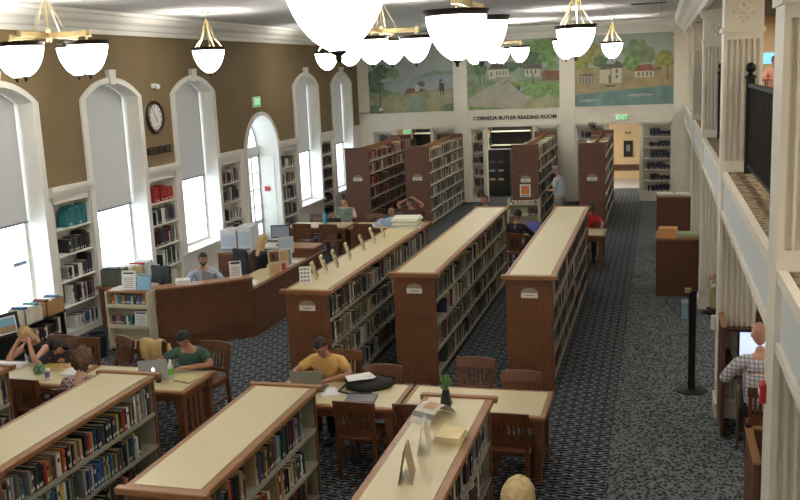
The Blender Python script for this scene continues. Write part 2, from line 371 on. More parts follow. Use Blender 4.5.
# ---- crown moulding
def crown(name, p0, p1, n):   # profile from wall outwards (d, z), swept from p0 to p1; n = inward normal
    prof = [(0, 5.22), (.05, 5.22), (.05, 5.30), (.10, 5.32), (.14, 5.40), (.24, 5.45), (.30, 5.53), (.36, 5.54), (.36, 5.6), (0, 5.6)]
    t = MB(); k = len(prof); vs = [(p[0]+n[0]*d, p[1]+n[1]*d, z) for p in (p0, p1) for d, z in prof]
    t.add(vs, [(i, (i+1) % k, k+(i+1) % k, k+i) for i in range(k)]); return t.build(name, white, kind='structure')
crown('trim_%d' % ti, (XL, YB), (XL, YF), (1, 0)); ti += 1
crown('trim_%d' % ti, (XL, YF), (XC+.2, YF), (0, -1)); ti += 1
# ---- far wall: openings into a back room, built-in bookcases flanking them
FO = [(-8.55, -7.36), (-5.48, -3.92), (-1.58, -.62)]            # openings
FB = [(-9.38, -8.62), (-7.29, -6.52), (-6.02, -5.55), (-3.85, -3.12), (-2.58, -1.66), (-.55, .37)]   # bookcase niches
fw = MB(); cuts = sorted(FO + FB); cur = XL
for a, b in cuts:
    fw.box(cur, a, YF, YF+.3, 0, 2.46); cur = b
fw.box(cur, BX, YF, YF+.3, 0, 2.46)
fw.box(XL, BX, YF, YF+.3, 2.46, 5.75)
for a, b in FB: fw.box(a, b, YF+.285, YF+.3, 0, 2.46)
fw.build('wall_far', cream_paint, kind='structure')
pl = MB()
for a, b in ((-6.52, -6.06), (-3.08, -2.60), (.40, .88)):
    pl.box(a, b, YF-.07, YF, 0, 5.0); pl.box(a-.04, b+.04, YF-.11, YF, 4.98, 5.06); pl.box(a-.03, b+.03, YF-.10, YF, 5.14, 5.22); pl.box(a, b, YF-.08, YF, 5.06, 5.14)
pl.build('trim_%d' % ti, cream_paint, kind='structure'); ti += 1
t = MB()
for a, b in ((XL, -6.52), (-6.06, -3.08), (-2.60, .40)):
    t.box(a, b, YF-.05, YF, 2.94, 3.02); t.box(a, b, YF-.04, YF, 2.46, 2.54)
t.build('trim_%d' % ti, cream_paint, kind='structure'); ti += 1
# back room
br = MB(); br.box(XL, BX, 36.3, 36.5, 0, 3); br.box(XL-.6, XL, YF+.3, 36.5, 0, 3); br.box(BX, BX+.2, YF+.3, 36.5, 0, 3)
br.build('wall_back_room', tan_light, kind='structure')
MB().box(XL-.6, BX+.2, YF, 36.6, 2.95, 3.05).build('ceiling_back_room', cream_paint, kind='structure')
MB().box(-2.2, 0.6, YF+3.2, 36.3, 0, .012).build('floor_back_room', mat('grey_tile', (170, 165, 160), .4, var=.05), kind='structure')
MB().box(-2.2, .6, 36.24, 36.3, .35, .55).build('baseboard_back_room', carrel_wood, kind='structure')
# near wall and right side
MB().box(-10.6, BX+.2, YB-.2, YB, 0, 5.75).build('wall_back', cream_paint, kind='structure')
MB().box(BX, BX+.2, YB, YF, 0, 5.75).build('wall_right', tan_light, kind='structure')
# balcony slab, fascia, carpet
CY = [.5, 5.93, 11.36, 16.65, 21.85, 26.2]       # column fronts
bs = MB(); bs.box(XC+.06, BX, YB, YF, 2.5, 2.97); bs.build('balcony_slab', cream_paint, kind='structure')
MB().box(XC+.06, BX, YB, YF, 2.97, 3.0).build('floor_balcony', carpet_balcony, kind='structure')
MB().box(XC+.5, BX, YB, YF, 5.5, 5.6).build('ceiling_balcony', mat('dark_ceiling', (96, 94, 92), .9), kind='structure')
MB().box(XC+.45, BX, YF-.05, YF, 3.0, 5.5).build('wall_balcony_end', tan_light, kind='structure')
fa = MB()
fa.box(XC+.008, XC+.065, YB, YF, 2.925, 3.005, 0); fa.box(XC+.008, XC+.06, YB, YF, 2.49, 2.55, 0); fa.box(XC+.035, XC+.07, YB, YF, 2.54, 2.95, 1)
fa.build('trim_%d' % ti, [cream_paint, panel_blue], kind='structure'); ti += 1
# beam along the tops of the columns, with its crown
be = MB(); be.box(XC+.02, XC+.5, YB, YF, 5.12, 5.6); be.build('beam', cream_paint, kind='structure')
prof = [(.02, 5.10), (-.04, 5.12), (-.06, 5.2), (-.10, 5.24), (-.16, 5.34), (-.26, 5.44), (-.30, 5.54), (-.30, 5.6), (.02, 5.6)]
t = MB(); k = len(prof); t.add([(XC+d, y, z) for y in (YB, YF) for d, z in prof], [(i, k+i, k+(i+1) % k, (i+1) % k) for i in range(k)])
t.build('trim_%d' % ti, cream_paint, kind='structure'); ti += 1
def column(n, y):
    x0, x1, y0, y1 = XC, XC+.42, y, y+.45
    t = MB()
    def fluted(z0, z1):
        nf = 6; m = .03; pw = (x1-x0-2*m)/nf; poly = [(x0, y1), (x0, y0)]
        for i in range(nf):
            a = x0+m+i*pw
            for q in range(0, 5):
                an = PI*q/4; poly.append((a+pw*.5 - pw*.36*math.cos(an), y0 + .042*math.sin(an)))
        poly += [(x1, y0), (x1, y1)]
        t.prism(poly, z0, z1)
        for s in (z0, z1): pass
    t.box(x0, x1, y0, y1, 0, .24); t.box(x0-.02, x1+.02, y0-.02, y1+.02, 0, .18); fluted(.24, 2.44); t.box(x0, x1, y0, y1, 2.44, 3.13)
    fluted(3.13, 4.50); t.box(x0, x1, y0, y1, 4.50, 5.14); t.box(x0-.02, x1+.02, y0-.025, y1+.02, 4.58, 4.63)
    t.box(x0-.025, x1+.025, y0-.03, y1+.03, 4.98, 5.03); t.box(x0-.05, x1+.05, y0-.055, y1+.05, 5.03, 5.1); t.box(x0-.004, x1+.02, y0-.012, y1+.012, 3.0, 3.05)
    o = t.build('column_%d' % n, cream_paint, kind='structure')
    # raised ornament on the upper block
    r = MB()
    for dx, dz in ((0, 0), (-.05, .05), (.05, .05), (-.05, -.05), (.05, -.05), (-.1, 0), (.1, 0), (0, .09), (0, -.09)): r.ball(((x0+x1)/2+dx, y0-.002, 4.8+dz), .025, .012, .025, 8, 5)
    r.build('ornament', cream_paint, o, smooth=True)
for i, y in enumerate(CY): column(i+1, y)

# ================================================================ BOOKS (collected, built at the end)
PAL = [('black', (30, 30, 34)), ('navy blue', (34, 42, 74)), ('dark green', (34, 62, 50)), ('brown', (96, 66, 46)), ('maroon', (104, 40, 42)), ('dark grey', (70, 72, 76)),
       ('tan', (170, 142, 104)), ('cream', (206, 196, 166)), ('white', (222, 222, 214)), ('grey', (140, 142, 140)), ('red', (168, 44, 44)), ('orange', (200, 96, 48)),
       ('blue', (52, 92, 140)), ('teal', (40, 120, 126)), ('yellow', (204, 186, 84)), ('olive', (110, 108, 66))]
BM_ = [mat('book_' + n.replace(' ', '_'), c, .55, var=.12, scale=25) for n, c in PAL]
MIXED = [0]*5+[1]*4+[2]*3+[3]*3+[4]*3+[5]*4+[6]*2+[7]*2+[8]*3+[9]*3+[10]*2+[11]+[12]*2+[13]*1+[14]*1+[15]*1
DARK = [0]*7+[1]*5+[2]*3+[3]*4+[4]*3+[5]*5+[6]+[7]+[9]*2+[8]
FADED = [3]*4+[6]*3+[7]*2+[9]*5+[5]*6+[15]*3+[0]*4+[1]*2+[2]*2+[8]*2+[4]
RUST = [10]*3+[4]*3+[1]*4+[2]*3+[3]*4+[6]*3+[5]*2+[7]*2
REFCASE = [0]*4+[1]*3+[4]*2+[5]*3+[8]*3+[9]*2+[3]*2+[2]*2
BOOKS = []
def row(start, n, length, zmax, desc, pal=MIXED, fill=.85, rnd=R_, depth=.2, tmin=.022, tmax=.055, hmin=.62, runs=True, first_gap=0):
    """books standing on a shelf; start = spine-side corner nearest the far end, running along -ex towards the near end; n = spine normal"""
    ex = Vector((n[1], -n[0], 0)); s = first_gap; idx = 0; run_left = rnd.uniform(.4, 1.2); cur_h = rnd.uniform(hmin, 1)
    while True:
        t = rnd.uniform(tmin, tmax)
        if s + t > length: break
        if rnd.random() > .82: cur_h = rnd.uniform(hmin, 1)
        h = min(zmax, zmax*(cur_h*.96 + rnd.uniform(-.05, .05))); d = min(depth, rnd.uniform(.72, 1)*depth)
        idx += 1; p = Vector(start) + ex*(s + t/2)
        BOOKS.append(dict(p=p, n=n, t=t*.94, h=h, d=d, c=rnd.choice(pal), desc=desc, i=idx, back=rnd.uniform(.0, .02), lean=0))
        s += t; run_left -= t
        if runs and run_left < 0:
            s += rnd.uniform(.08, .45)*(1-fill)*2.2; run_left = rnd.uniform(.35, 1.3)
ORD = lambda k: str(k) + ('th' if 10 <= k % 100 <= 20 else {1: 'st', 2: 'nd', 3: 'rd'}.get(k % 10, 'th'))
SHN = {3: ['bottom', 'middle', 'top'], 4: ['bottom', 'third', 'second', 'top'], 6: ['bottom', 'fifth', 'fourth', 'third', 'second', 'top'], 2: ['lower', 'upper']}

# ================================================================ LOW STACKS
def label_plate(parent, x, y, z, w=.22, h=.13):
    t = MB(); t.box(x-w/2, x+w/2, y-.012, y, z, z+h*.55, 0)
    n = 8; t.add([(x+w/2*math.cos(PI*i/n), y-.012, z+h*.55+h*.5*math.sin(PI*i/n)) for i in range(n+1)] + [(x+w/2*math.cos(PI*i/n), y, z+h*.55+h*.5*math.sin(PI*i/n)) for i in range(n+1)],
        [list(range(n, -1, -1)), list(range(n+1, 2*n+2))] + [(i, i+1, n+2+i, n+1+i) for i in range(n)], 1)
    t.box(x-w*.25, x+w*.25, y-.0135, y-.012, z+h*.22, z+h*.30, 2)
    return t.build('label_plate', [mat('plate_card', (226, 224, 212), .6), mat('plate_head', (150, 142, 116), .5), mat('grey_print', (130, 128, 120), .8)], parent)
def stack(name, label, x0, x1, y0, y1, h, rows, wd, plate, desc, pal, closed=True, fill=.85, far_books=None, lowboard=True, group=None, tmax=.055):
    w = x1-x0; L = y1-y0; hw = w/2
    r = thing(name, label, 'bookcase', ((x0+x1)/2, y0, 0), 0, group)
    ov = .035 if closed else 0
    e = MB(); e.bbox(-hw+.02, hw-.02, 0, .035, 0, h-(.05 if closed else 0), .006)
    if closed:
        e.box(-hw+.09, hw-.09, -.006, 0, h*.62, h*.625); e.box(-hw+.09, hw-.09, -.006, 0, h-.16, h-.155); e.box(-hw+.09, -hw+.096, -.006, 0, h*.62, h-.155); e.box(hw-.096, hw-.09, -.006, 0, h*.62, h-.155)
        e.box(-hw+.06, hw-.06, -.006, 0, h*.585, h*.59); e.box(-hw+.0, hw-.0, -.012, 0, 0, .1)
    else:
        e.box(-hw, hw, -.02, .05, h-.0, h+.03)
    near = e.build('end_panel', wd, r)
    if plate: label_plate(near, 0, -.001, plate, .22 if closed else .27, .13 if closed else .17)
    e2 = MB(); e2.bbox(-hw+.02, hw-.02, L-.035, L, 0, h-(.05 if closed else 0) + (0 if closed else .06), .006); e2.build('end_panel', wd, r)
    pitch = (h-.12-(.06 if closed else .0))/rows
    for q in (.036, L-.04): MB().box(.02, hw-.04, q, q+.004, .1, h-.07).build('end_liner', shelf_metal, r)
    MB().box(-.015, .015, .035, L-.035, .1, h-(.06 if closed else -.01)).build('divider', shelf_metal if closed else wood_top, r)
    MB().box(-hw+.05, hw-.05, .035, L-.035, 0, .1).build('base', carrel_wood, r)
    for k in range(rows):
        z = .12 + k*pitch; sh = MB()
        for a, b in ((.015, hw-.03), (-hw+.03, -.015)): sh.box(a, b, .035, L-.035, z-.022, z)
        sh.box(hw-.032, hw-.026, .035, L-.035, z-.03, z+.006); sh.box(-hw+.026, -hw+.032, .035, L-.035, z-.03, z+.006)
        sh.build('shelf', shelf_metal if closed else tall_metal, r)
        nd = '%s shelf, %s' % (SHN[rows][k], desc)
        fg = R_.choice([0, 0, .25, .4])*(1 if closed and rows == 3 else .3)
        row((x1-.05, y1-.05-fg, z), (1, 0), L-.1-fg-(R_.uniform(.1, .9) if 'mid-room' in desc and k < 3 else 0), pitch-.055, nd, pal, fill, depth=hw-.1, tmax=tmax, hmin=.7)
        if not closed: pass
    if not closed:   # tops of the books on the hidden side show over the top
        z = .12 + (rows-1)*pitch
        row((x0+.05, y0+.06, z), (-1, 0), L-.12, pitch-.07, 'top shelf behind, ' + desc, pal, fill, depth=hw-.1, tmax=tmax)
        row((x0+.05, y0+.06, z-pitch), (-1, 0), L-.12, pitch-.07, 'second shelf behind, ' + desc, pal, fill, depth=hw-.1, tmax=tmax)
    if closed:
        t = MB(); t.bbox(-hw-.01, hw+.01, -ov, L+ov, h-.055, h-.008, .008); t.bbox(-hw-.045, hw+.045, -ov-.02, .02, h-.045, h+.008, .008); t.bbox(-hw-.045, hw+.045, L-.02, L+ov+.02, h-.045, h+.008, .008); t.build('top', wood_top, r)
        MB().box(-hw+.06, hw-.06, .06, L-.06, h-.012, h).build('top_inlay', laminate, r)['label'] = 'cream laminate inlay'
    return r
PITCH = {}
stack('low_bookcase', 'low wooden bookcase with cream top in the lower left corner, just behind a slatted chair', -7.66, -6.98, 5.6, 8.41, 1.26, 3, wood, None, 'corner low bookcase', MIXED)
stack('low_bookcase', 'low wooden bookcase with bare cream top and three shelves of colourful books, lower left', -5.81, -5.14, 5.92, 8.38, 1.26, 3, wood, .9, 'lower left low bookcase', MIXED, fill=.9)
stack('low_bookcase', 'low wooden bookcase with bare cream top in front of the man in yellow', -3.95, -3.26, 5.83, 8.25, 1.26, 3, wood, .9, 'bookcase before yellow shirt', MIXED, fill=.75)
stack('low_bookcase', 'low wooden bookcase with a vase, newspaper and folded cards on its cream top', -2.14, -1.49, 5.5, 8.19, 1.26, 3, wood, .9, 'low bookcase under vase', DARK, fill=.8)
stack('bookcase_range', 'long counter-height wooden bookcase with small display stands along its cream top', -4.71, -4.08, 10.95, 16.4, 1.583, 4, wood, 1.31, 'display stand bookcase', FADED, fill=.92)
stack('bookcase_range', 'long counter-height wooden bookcase with bare cream top, between two carpeted aisles mid-room', -3.565, -2.925, 12.06, 18.28, 1.583, 4, wood, 1.30, 'mid-room long bookcase', FADED, fill=.88)
stack('bookcase_range', 'long counter-height wooden bookcase with bare cream top, beside the wide right aisle', -1.985, -1.32, 12.02, 18.32, 1.583, 4, wood, 1.28, 'aisle-side long bookcase', DARK, fill=.9)
tstk = [(-8.66, -7.90, 1.34, RUST, 'tall open-topped wooden bookcase nearest the windows, reader with a bun in front'), (-6.90, -6.15, 1.34, FADED, 'tall open-topped wooden bookcase below the first white pilaster, full of faded books'),
        (-3.87, -3.12, 1.26, FADED, 'tall open-topped wooden bookcase with orange notice on its end, behind the book truck'), (-2.09, -1.36, 1.28, FADED, 'tall open-topped wooden bookcase beside the wide right aisle, by the green exit sign')]
for i, (a, b, pz, pal, lab) in enumerate(tstk):
    r = stack('tall_bookcase', lab, a, b, 25.07, 29.75, 2.25, 6, tall_wood, pz, ['window-side tall bookcase', 'faded tall bookcase', 'orange notice tall bookcase', 'aisle-side tall bookcase'][i], pal, closed=False, fill=.93)
    if i == 2:
        t = MB(); t.box(-.16, .13, -.012, -.001, .86, 1.2, 0); t.box(-.12, .09, -.0135, -.012, .93, 1.16, 1); t.box(-.12, .09, -.0135, -.012, .88, .91, 2)
        o = t.build('notice', [paper, mat('notice_orange', (224, 132, 66), .7), mat('grey_print', (130, 128, 120))]); o.location = ((a+b)/2, 25.07, 0)
        tag(o, 'orange and white notice taped to the end of the tall bookcase behind the book truck', 'notice')

# ================================================================ BUILT-IN BOOKCASES
def wall_case(label, x, y, w, h, dep, rz, nsh, pal, desc, fill=.7, base=.12, zs=None, group=None, m=white, tmax=.06, pals=None):
    """local: front faces -Y, width along X, recess behind"""
    r = thing('built_in_bookcase', label, 'bookcase', (x, y, 0), rz, group)
    t = MB(); fw_ = .05
    t.box(-w/2, -w/2+fw_, 0, dep, 0, h); t.box(w/2-fw_, w/2, 0, dep, 0, h); t.box(-w/2, w/2, 0, dep, h-.07, h); t.build('carcass', m, r)
    MB().box(-w/2, w/2, dep-.02, dep, 0, h).build('back', m, r)
    MB().box(-w/2, w/2, .01, dep, 0, base).build('base', m, r)
    z0 = base; pitch = (h-.07-base)/nsh
    rot = Matrix.Rotation(rz, 3, 'Z')
    for k in range(nsh):
        z = base + k*pitch
        if k: MB().box(-w/2+fw_, w/2-fw_, .012, dep-.02, z-.025, z).build('shelf', m, r)
        n = rot @ Vector((0, -1, 0)); exv = Vector((n.y, -n.x, 0))
        st = Vector((x, y, 0)) + rot @ Vector((0, .05, 0)) - exv*(w/2-fw_-.01)
        row((st.x, st.y, z+.002), (round(n.x, 6), round(n.y, 6)), (w-2*fw_-.02)*R_.uniform(fill, 1), pitch-.08, '%s shelf up, %s' % (ORD(k+1), desc), (pals or {}).get(k, pal), .9, depth=min(dep-.09, .22), tmax=tmax, hmin=.6)
    return r
WL = ['white built-in bookcase with a row of teal volumes, between the first two windows', 'white built-in bookcase under the wall lettering and the clock', 'white built-in bookcase just left of the arched glass door',
      'white built-in bookcase just right of the arched glass door', 'white built-in bookcase of black boxes between the two farthest windows']
TEAL = [13]*6
for i, (a, b) in enumerate(NCH):
    wall_case(WL[i], XL-.005, (a+b)/2, b-a, NZ-.005, .33, PI/2, 5 if i < 4 else 6, REFCASE if i < 4 else [0]*6+[5], ['teal volumes wall case', 'clock wall case', 'case left of glass door', 'case right of glass door', 'black box wall case'][i], fill=.6, pals=[{4: [13], 3: [0, 5, 0], 0: [8, 9, 1, 12, 8]}, {4: [10, 10, 10, 11], 1: [2, 8, 2], 0: [8, 7, 14]}, None, None, None][i])
WF = ['white built-in bookcase in the far left corner of the end wall', 'white built-in bookcase left of the first pilaster on the end wall', 'narrow white built-in bookcase just right of the first pilaster',
      'white built-in bookcase left of the second pilaster, behind a tall bookcase', 'white built-in bookcase right of the second pilaster, behind the aisle-side tall bookcase', 'white built-in bookcase of dark bound volumes at the end of the wide aisle']
for i, (a, b) in enumerate(FB):
    wall_case(WF[i], (a+b)/2, YF+.005, b-a, 2.455, .275, 0, 6, DARK if i != 5 else [0, 1, 1, 0, 5, 1], ['corner end wall case', 'first pilaster case', 'narrow pilaster case', 'second pilaster case', 'hidden pilaster case', 'aisle end case'][i], fill=.75, base=.3 if i == 5 else .12, m=cream_paint)
# shelving in the back room, seen through the openings
def back_case(label, x, y, w, h, nsh, m, desc, pal, fill=.7):
    r = thing('shelving_unit', label, 'bookcase', (x, y, 0)); dep = .4
    t = MB(); t.box(-w/2, -w/2+.03, 0, dep, 0, h); t.box(w/2-.03, w/2, 0, dep, 0, h); t.box(-w/2, w/2, 0, dep, h-.03, h); t.build('frame', m, r)
    MB().box(-w/2, w/2, dep-.02, dep, 0, h).build('back', black, r); p = (h-.1)/nsh
    for k in range(nsh):
        z = .1+k*p; MB().box(-w/2+.03, w/2-.03, 0, dep-.02, z-.03, z).build('shelf', cream_paint, r)
        row((x-w/2+.05, y+.05, z+.002), (0, -1), (w-.1)*fill, p-.08, '%s shelf up, %s' % (ORD(k+1), desc), pal, .5, depth=.25)
back_case('black magazine shelving with white shelves in the back room, through the central opening', -5.2, 33.6, 1.5, 2.6, 5, black, 'magazine shelving', REFCASE, .9)
back_case('dark shelving in the back room, through the far left opening', -8.1, 33.6, 1.5, 2.6, 5, black, 'dark back shelving', DARK, .9)
t = MB(); t.bbox(-.42, .42, 0, .5, 0, 1.6, .01); r = thing('magazine_cabinet', 'black magazine display cabinet just inside the central opening of the end wall', 'cabinet', (-5.35, 31.6, 0))
t.build('body', black, r)
for z, c in ((.55, 6), (.85, 9), (1.15, 5)):
    for dx in (-.2, .1): MB().add([(dx-.1, -.01, z), (dx+.1, -.01, z), (dx+.1, .02, z+.22), (dx-.1, .02, z+.22), (dx-.1, 0, z), (dx+.1, 0, z), (dx+.1, .03, z+.22), (dx-.1, .03, z+.22)], [(0,1,2,3),(7,6,5,4),(0,4,5,1),(1,5,6,2),(2,6,7,3),(3,7,4,0)]).build('magazine_face', BM_[c], r)
t = MB(); t.box(-1.32, -.98, 36.24, 36.3, .85, 1.45, 0); t.box(-1.22, -1.08, 36.235, 36.24, 1.05, 1.3, 1)
tag(t.build('wall_poster', [black, grey_plastic]), 'black poster on the tan back wall seen through the opening by the exit sign', 'poster')
t = MB()
for k in range(5): t.box(-1.27+.05*k, -1.27+.05*k+(.035 if k % 2 else .02), 36.285, 36.3, 1.70, 1.80 - .02*(k % 3))
t.box(-1.29, -1.03, 36.292, 36.3, 1.68, 1.82, 1)
tag(t.build('wall_lettering', [dark_ink, tan_light]), 'small dark lettering on the tan back wall above the black poster', 'lettering')

# ================================================================ CHAIRS AND TABLES
def make_chair():
    r = thing('slatted_chair', 'slatted wooden library chair', 'chair')
    # local: sitter faces +Y, back at -Y
    MB().bbox(-.23, .23, -.21, .23, .425, .46, .012).build('seat', chair_wood, r)
    for s in (-1, 1):
        MB().bar((s*.2, .2, 0), (s*.2, .2, .43), .045, .045).build('leg', chair_wood, r)
        t = MB(); t.bar((s*.2, -.23, 0), (s*.2, -.2, .45), .04, .045); t.bar((s*.2, -.2, .44), (s*.205, -.285, .86), .038, .04); t.build('leg', chair_wood, r)
        t = MB(); t.bar((s*.2, -.21, .17), (s*.2, .19, .17), .02, .03); t.build('stretcher', chair_wood, r)
        MB().bar((s*.2, -.19, .40), (s*.2, .2, .40), .022, .05).build('seat_rail', chair_wood, r)
    t = MB(); n = 6
    vs = []
    for i in range(n+1):
        x = -.235 + .47*i/n; b = .025*(1-(2*x/.47)**2); zt = .885 + .012*(1-(2*x/.47)**2)
        vs += [(x, -.255-b, .775), (x, -.285-b, zt), (x, -.26-b, zt), (x, -.23-b, .775)]
    fs = [(4*i+k, 4*i+(k+1) % 4, 4*i+4+(k+1) % 4, 4*i+4+k) for i in range(n) for k in range(4)] + [(3, 2, 1, 0), (4*n, 4*n+1, 4*n+2, 4*n+3)]
    t.add(vs, fs); t.build('top_rail', chair_wood, r)
    MB().bar((-.2, -.212, .53), (.2, -.212, .53), .022, .05, up=(0, 0, 1)).build('lower_rail', chair_wood, r)
    for i in range(7):
        x = -.156 + .052*i; b = .02*(1-(2*x/.47)**2)
        MB().bar((x, -.214, .54), (x, -.255-b, .79), .028, .012).build('slat', chair_wood, r)
    MB().bar((-.19, .2, .25), (.19, .2, .25), .02, .03).build('stretcher', chair_wood, r)
    return r
chair0 = make_chair(); chair_used = [False]
def chair(x, y, deg, label, group='slatted wooden chairs at the reading tables'):
    rz = math.radians(deg)
    if not chair_used[0]:
        chair_used[0] = True; chair0.location = (x, y, 0); chair0.rotation_euler = (0, 0, rz); chair0['label'] = label; chair0['group'] = group; return chair0
    return copy_tree(chair0, (x, y, 0), rz, label, group)
def table(x0, x1, y0, y1, label, name='reading_table', group='cream topped reading tables', h=.75, ends=True):
    r = thing(name, label, 'table', ((x0+x1)/2, (y0+y1)/2, 0), 0, group); a, b = (x1-x0)/2, (y1-y0)/2
    MB().bbox(-a, a, -b, b, h-.045, h-.003, .01).build('tabletop', wood_top, r)
    MB().box(-a+.055, a-.055, -b+.055, b-.055, h-.006, h).build('laminate_inlay', laminate, r)['label'] = 'cream laminate inlay'
    t = MB(); t.box(-a+.08, a-.08, -b+.07, -b+.095, h-.15, h-.045); t.box(-a+.08, a-.08, b-.095, b-.07, h-.15, h-.045); t.box(-a+.07, -a+.095, -b+.08, b-.08, h-.15, h-.045); t.box(a-.095, a-.07, -b+.08, b-.08, h-.15, h-.045); t.build('apron', wood, r)
    for sx in (-1, 1):
        for sy_ in (-1, 1):
            cx, cy_ = sx*(a-.09), sy_*(b-.09); t = MB()
            z0 = [(cx-.035, cy_-.035, 0), (cx+.035, cy_-.035, 0), (cx+.035, cy_+.035, 0), (cx-.035, cy_+.035, 0)]; z1 = [(cx-.048, cy_-.048, h-.045), (cx+.048, cy_-.048, h-.045), (cx+.048, cy_+.048, h-.045), (cx-.048, cy_+.048, h-.045)]
            t.add(z0+z1, [(3,2,1,0),(4,5,6,7),(0,1,5,4),(1,2,6,5),(2,3,7,6),(3,0,4,7)]); t.build('leg', wood, r)
        if ends:
            MB().box(sx*(a-.09)-.02, sx*(a-.09)+.02, -b+.12, b-.12, .1, .17).build('end_rail', wood, r)
            for k in range(3):
                yy = (-.5+.5*k)*(b-.2)*1.1; MB().box(sx*(a-.09)-.012, sx*(a-.09)+.012, yy-.04, yy+.04, .17, h-.12).build('end_slat', wood, r)
    return r
TBL = [(-4.28, -2.71, 9.07, 9.90, 'cream topped reading table where the man in yellow sits'), (-2.69, -1.11, 9.07, 9.90, 'bare cream topped reading table at front centre, beside the wide aisle'),
       (-6.95, -5.31, 9.22, 10.06, 'cream topped reading table where the man in green uses a laptop'), (-8.62, -6.98, 9.22, 10.06, 'reading table at left where the blonde woman rests her head in her hands'),
       (-8.78, -7.17, 20.62, 21.48, 'window-side reading table where the woman with a bun reads'), (-7.12, -5.5, 20.62, 21.48, 'reading table with a pale blue jacket on it, before the faded tall bookcase'),
       (-2.85, -1.1, 19.75, 20.65, 'reading table with an open laptop behind the aisle-side long bookcase')]
for q in TBL: table(*q)
chair(-3.11, 9.14, 0, 'dark slatted wooden chair with its back to us, before the black bag on the table')
chair(-1.47, 9.06, 0, 'slatted wooden chair with its back to us, beside the book stack on the low bookcase')
chair(-2.45, 9.16, 0, 'slatted wooden chair half hidden behind the newspaper on the low bookcase')
chair(-2.13, 10.28, 176, 'slatted wooden chair turned out beyond the bare table, before the mid-room long bookcase')
chair(-1.50, 9.85, 180, 'slatted wooden chair pushed under the bare table, before the aisle-side long bookcase')
chair(-3.14, 9.85, 180, 'slatted wooden chair beyond the black bag, tucked under the yellow shirt table')
chair(-3.80, 10.36, 180, 'slatted wooden chair the man in yellow sits on')
chair(-7.32, 9.28, -3, 'dark slatted wooden chair with its back to us at the left table')
chair(-8.10, 9.30, 0, 'slatted wooden chair at the left edge, behind the corner low bookcase')
chair(-6.55, 9.05, 12, 'slatted wooden chair the child in a floral top sits on')
chair(-7.20, 10.60, 150, 'slatted wooden chair pulled back beside the dark trash bin')
chair(-6.58, 10.42, 176, 'slatted wooden chair with a tan jacket over its back')
chair(-5.72, 10.52, 170, 'slatted wooden chair the man in green sits on')
chair(-8.02, 10.52, 180, 'slatted wooden chair the blonde woman at the left table sits on')
chair(-7.56, 10.44, 196, 'slatted wooden chair the dark-haired girl sits on')
chair(-8.20, 20.62, 2, 'slatted wooden chair at the sunlit end of the window-side table')
chair(-7.48, 20.55, -4, 'slatted wooden chair opposite the woman with a bun')
chair(-6.66, 20.62, 0, 'slatted wooden chair with its back to us, before the pale blue jacket')
chair(-8.32, 21.62, 180, 'slatted wooden chair beyond the teal bottle, under the windows')
chair(-6.8, 21.62, 180, 'slatted wooden chair between the two tall bookcases, beyond the jacket table')
chair(-7.66, 22.0, 180, 'slatted wooden chair the woman with a bun sits on')
chair(-6.3, 21.85, 180, 'slatted wooden chair under the reader who lays her head down')
chair(-5.85, 21.95, 180, 'slatted wooden chair under the reader with hands behind her head')
chair(-2.95, 19.45, -12, 'slatted wooden chair the laptop user in black sits on')
chair(-1.62, 20.85, 185, 'slatted wooden chair the reader in red sits on')
chair(1.15, 10.2, 0, 'slatted wooden chair the bald man sits on in front of a lit screen', 'chairs at the study carrels')

# ================================================================ SERVICE DESK
r = thing('service_desk', 'angled dark wood service desk with a raised ledge, in front of the bearded man', 'desk', (-6.59, 14.04, 0))
path = [(-7.86, 13.06), (-7.38, 13.36), (-6.59, 14.04), (-6.56, 17.55)]
def off(pts, d):    # offset a polyline to its left by d
    out = []
    for i, p in enumerate(pts):
        ns = []
        for a, b in ((i-1, i), (i, i+1)):
            if a < 0 or b >= len(pts): continue
            v = Vector((pts[b][0]-pts[a][0], pts[b][1]-pts[a][1])).normalized(); ns.append(Vector((-v.y, v.x)))
        n = sum(ns, Vector((0, 0))); n = n/len(ns); n = n/(n.length**2)
        out.append((p[0]+n.x*d, p[1]+n.y*d))
    return out
def strip(t, pts, d0, d1, z0, z1, mi=None):
    o = (-6.59, 14.04); a, b = off(pts, d0), off(pts, d1)
    poly = a + b[::-1]
    t.prism([(x-o[0], y-o[1]) for x, y in poly], z0, z1, mi)
t = MB(); strip(t, path, 0, .05, 0, .79); strip(t, path[:3], .02, .06, .79, 1.0); t.build('front_panel', desk_wood, r)
t = MB(); strip(t, path, -.025, .0, .765, .80); strip(t, path, -.012, 0, 0, .1); strip(t, path, -.01, 0, .2, .215)
strip(t, path[2:], -.035, .06, .80, .83); t.build('moulding', desk_wood, r)
t = MB(); strip(t, path[:3], -.05, .24, 1.0, 1.035); t.build('raised_ledge', mat('ledge_wood', (150, 106, 72), .35, var=.15, scale=6, stretch=(2, 6, 6)), r)
t = MB(); strip(t, path, .05, .75, .72, .75); t.build('worktop', laminate, r)
t = MB(); t.bbox(-.62, -.05, 3.0, 3.5, 0, .93, .01); t.build('end_cabinet', desk_wood, r)
t = MB(); t.box(-.66, -.02, 2.97, 3.53, .93, .96); t.build('end_cabinet_top', wood_top, r)
t = MB(); strip(t, [path[0], (-7.80, 13.20)], 0, .7, 0, .75); t.build('side_panel', desk_wood, r)
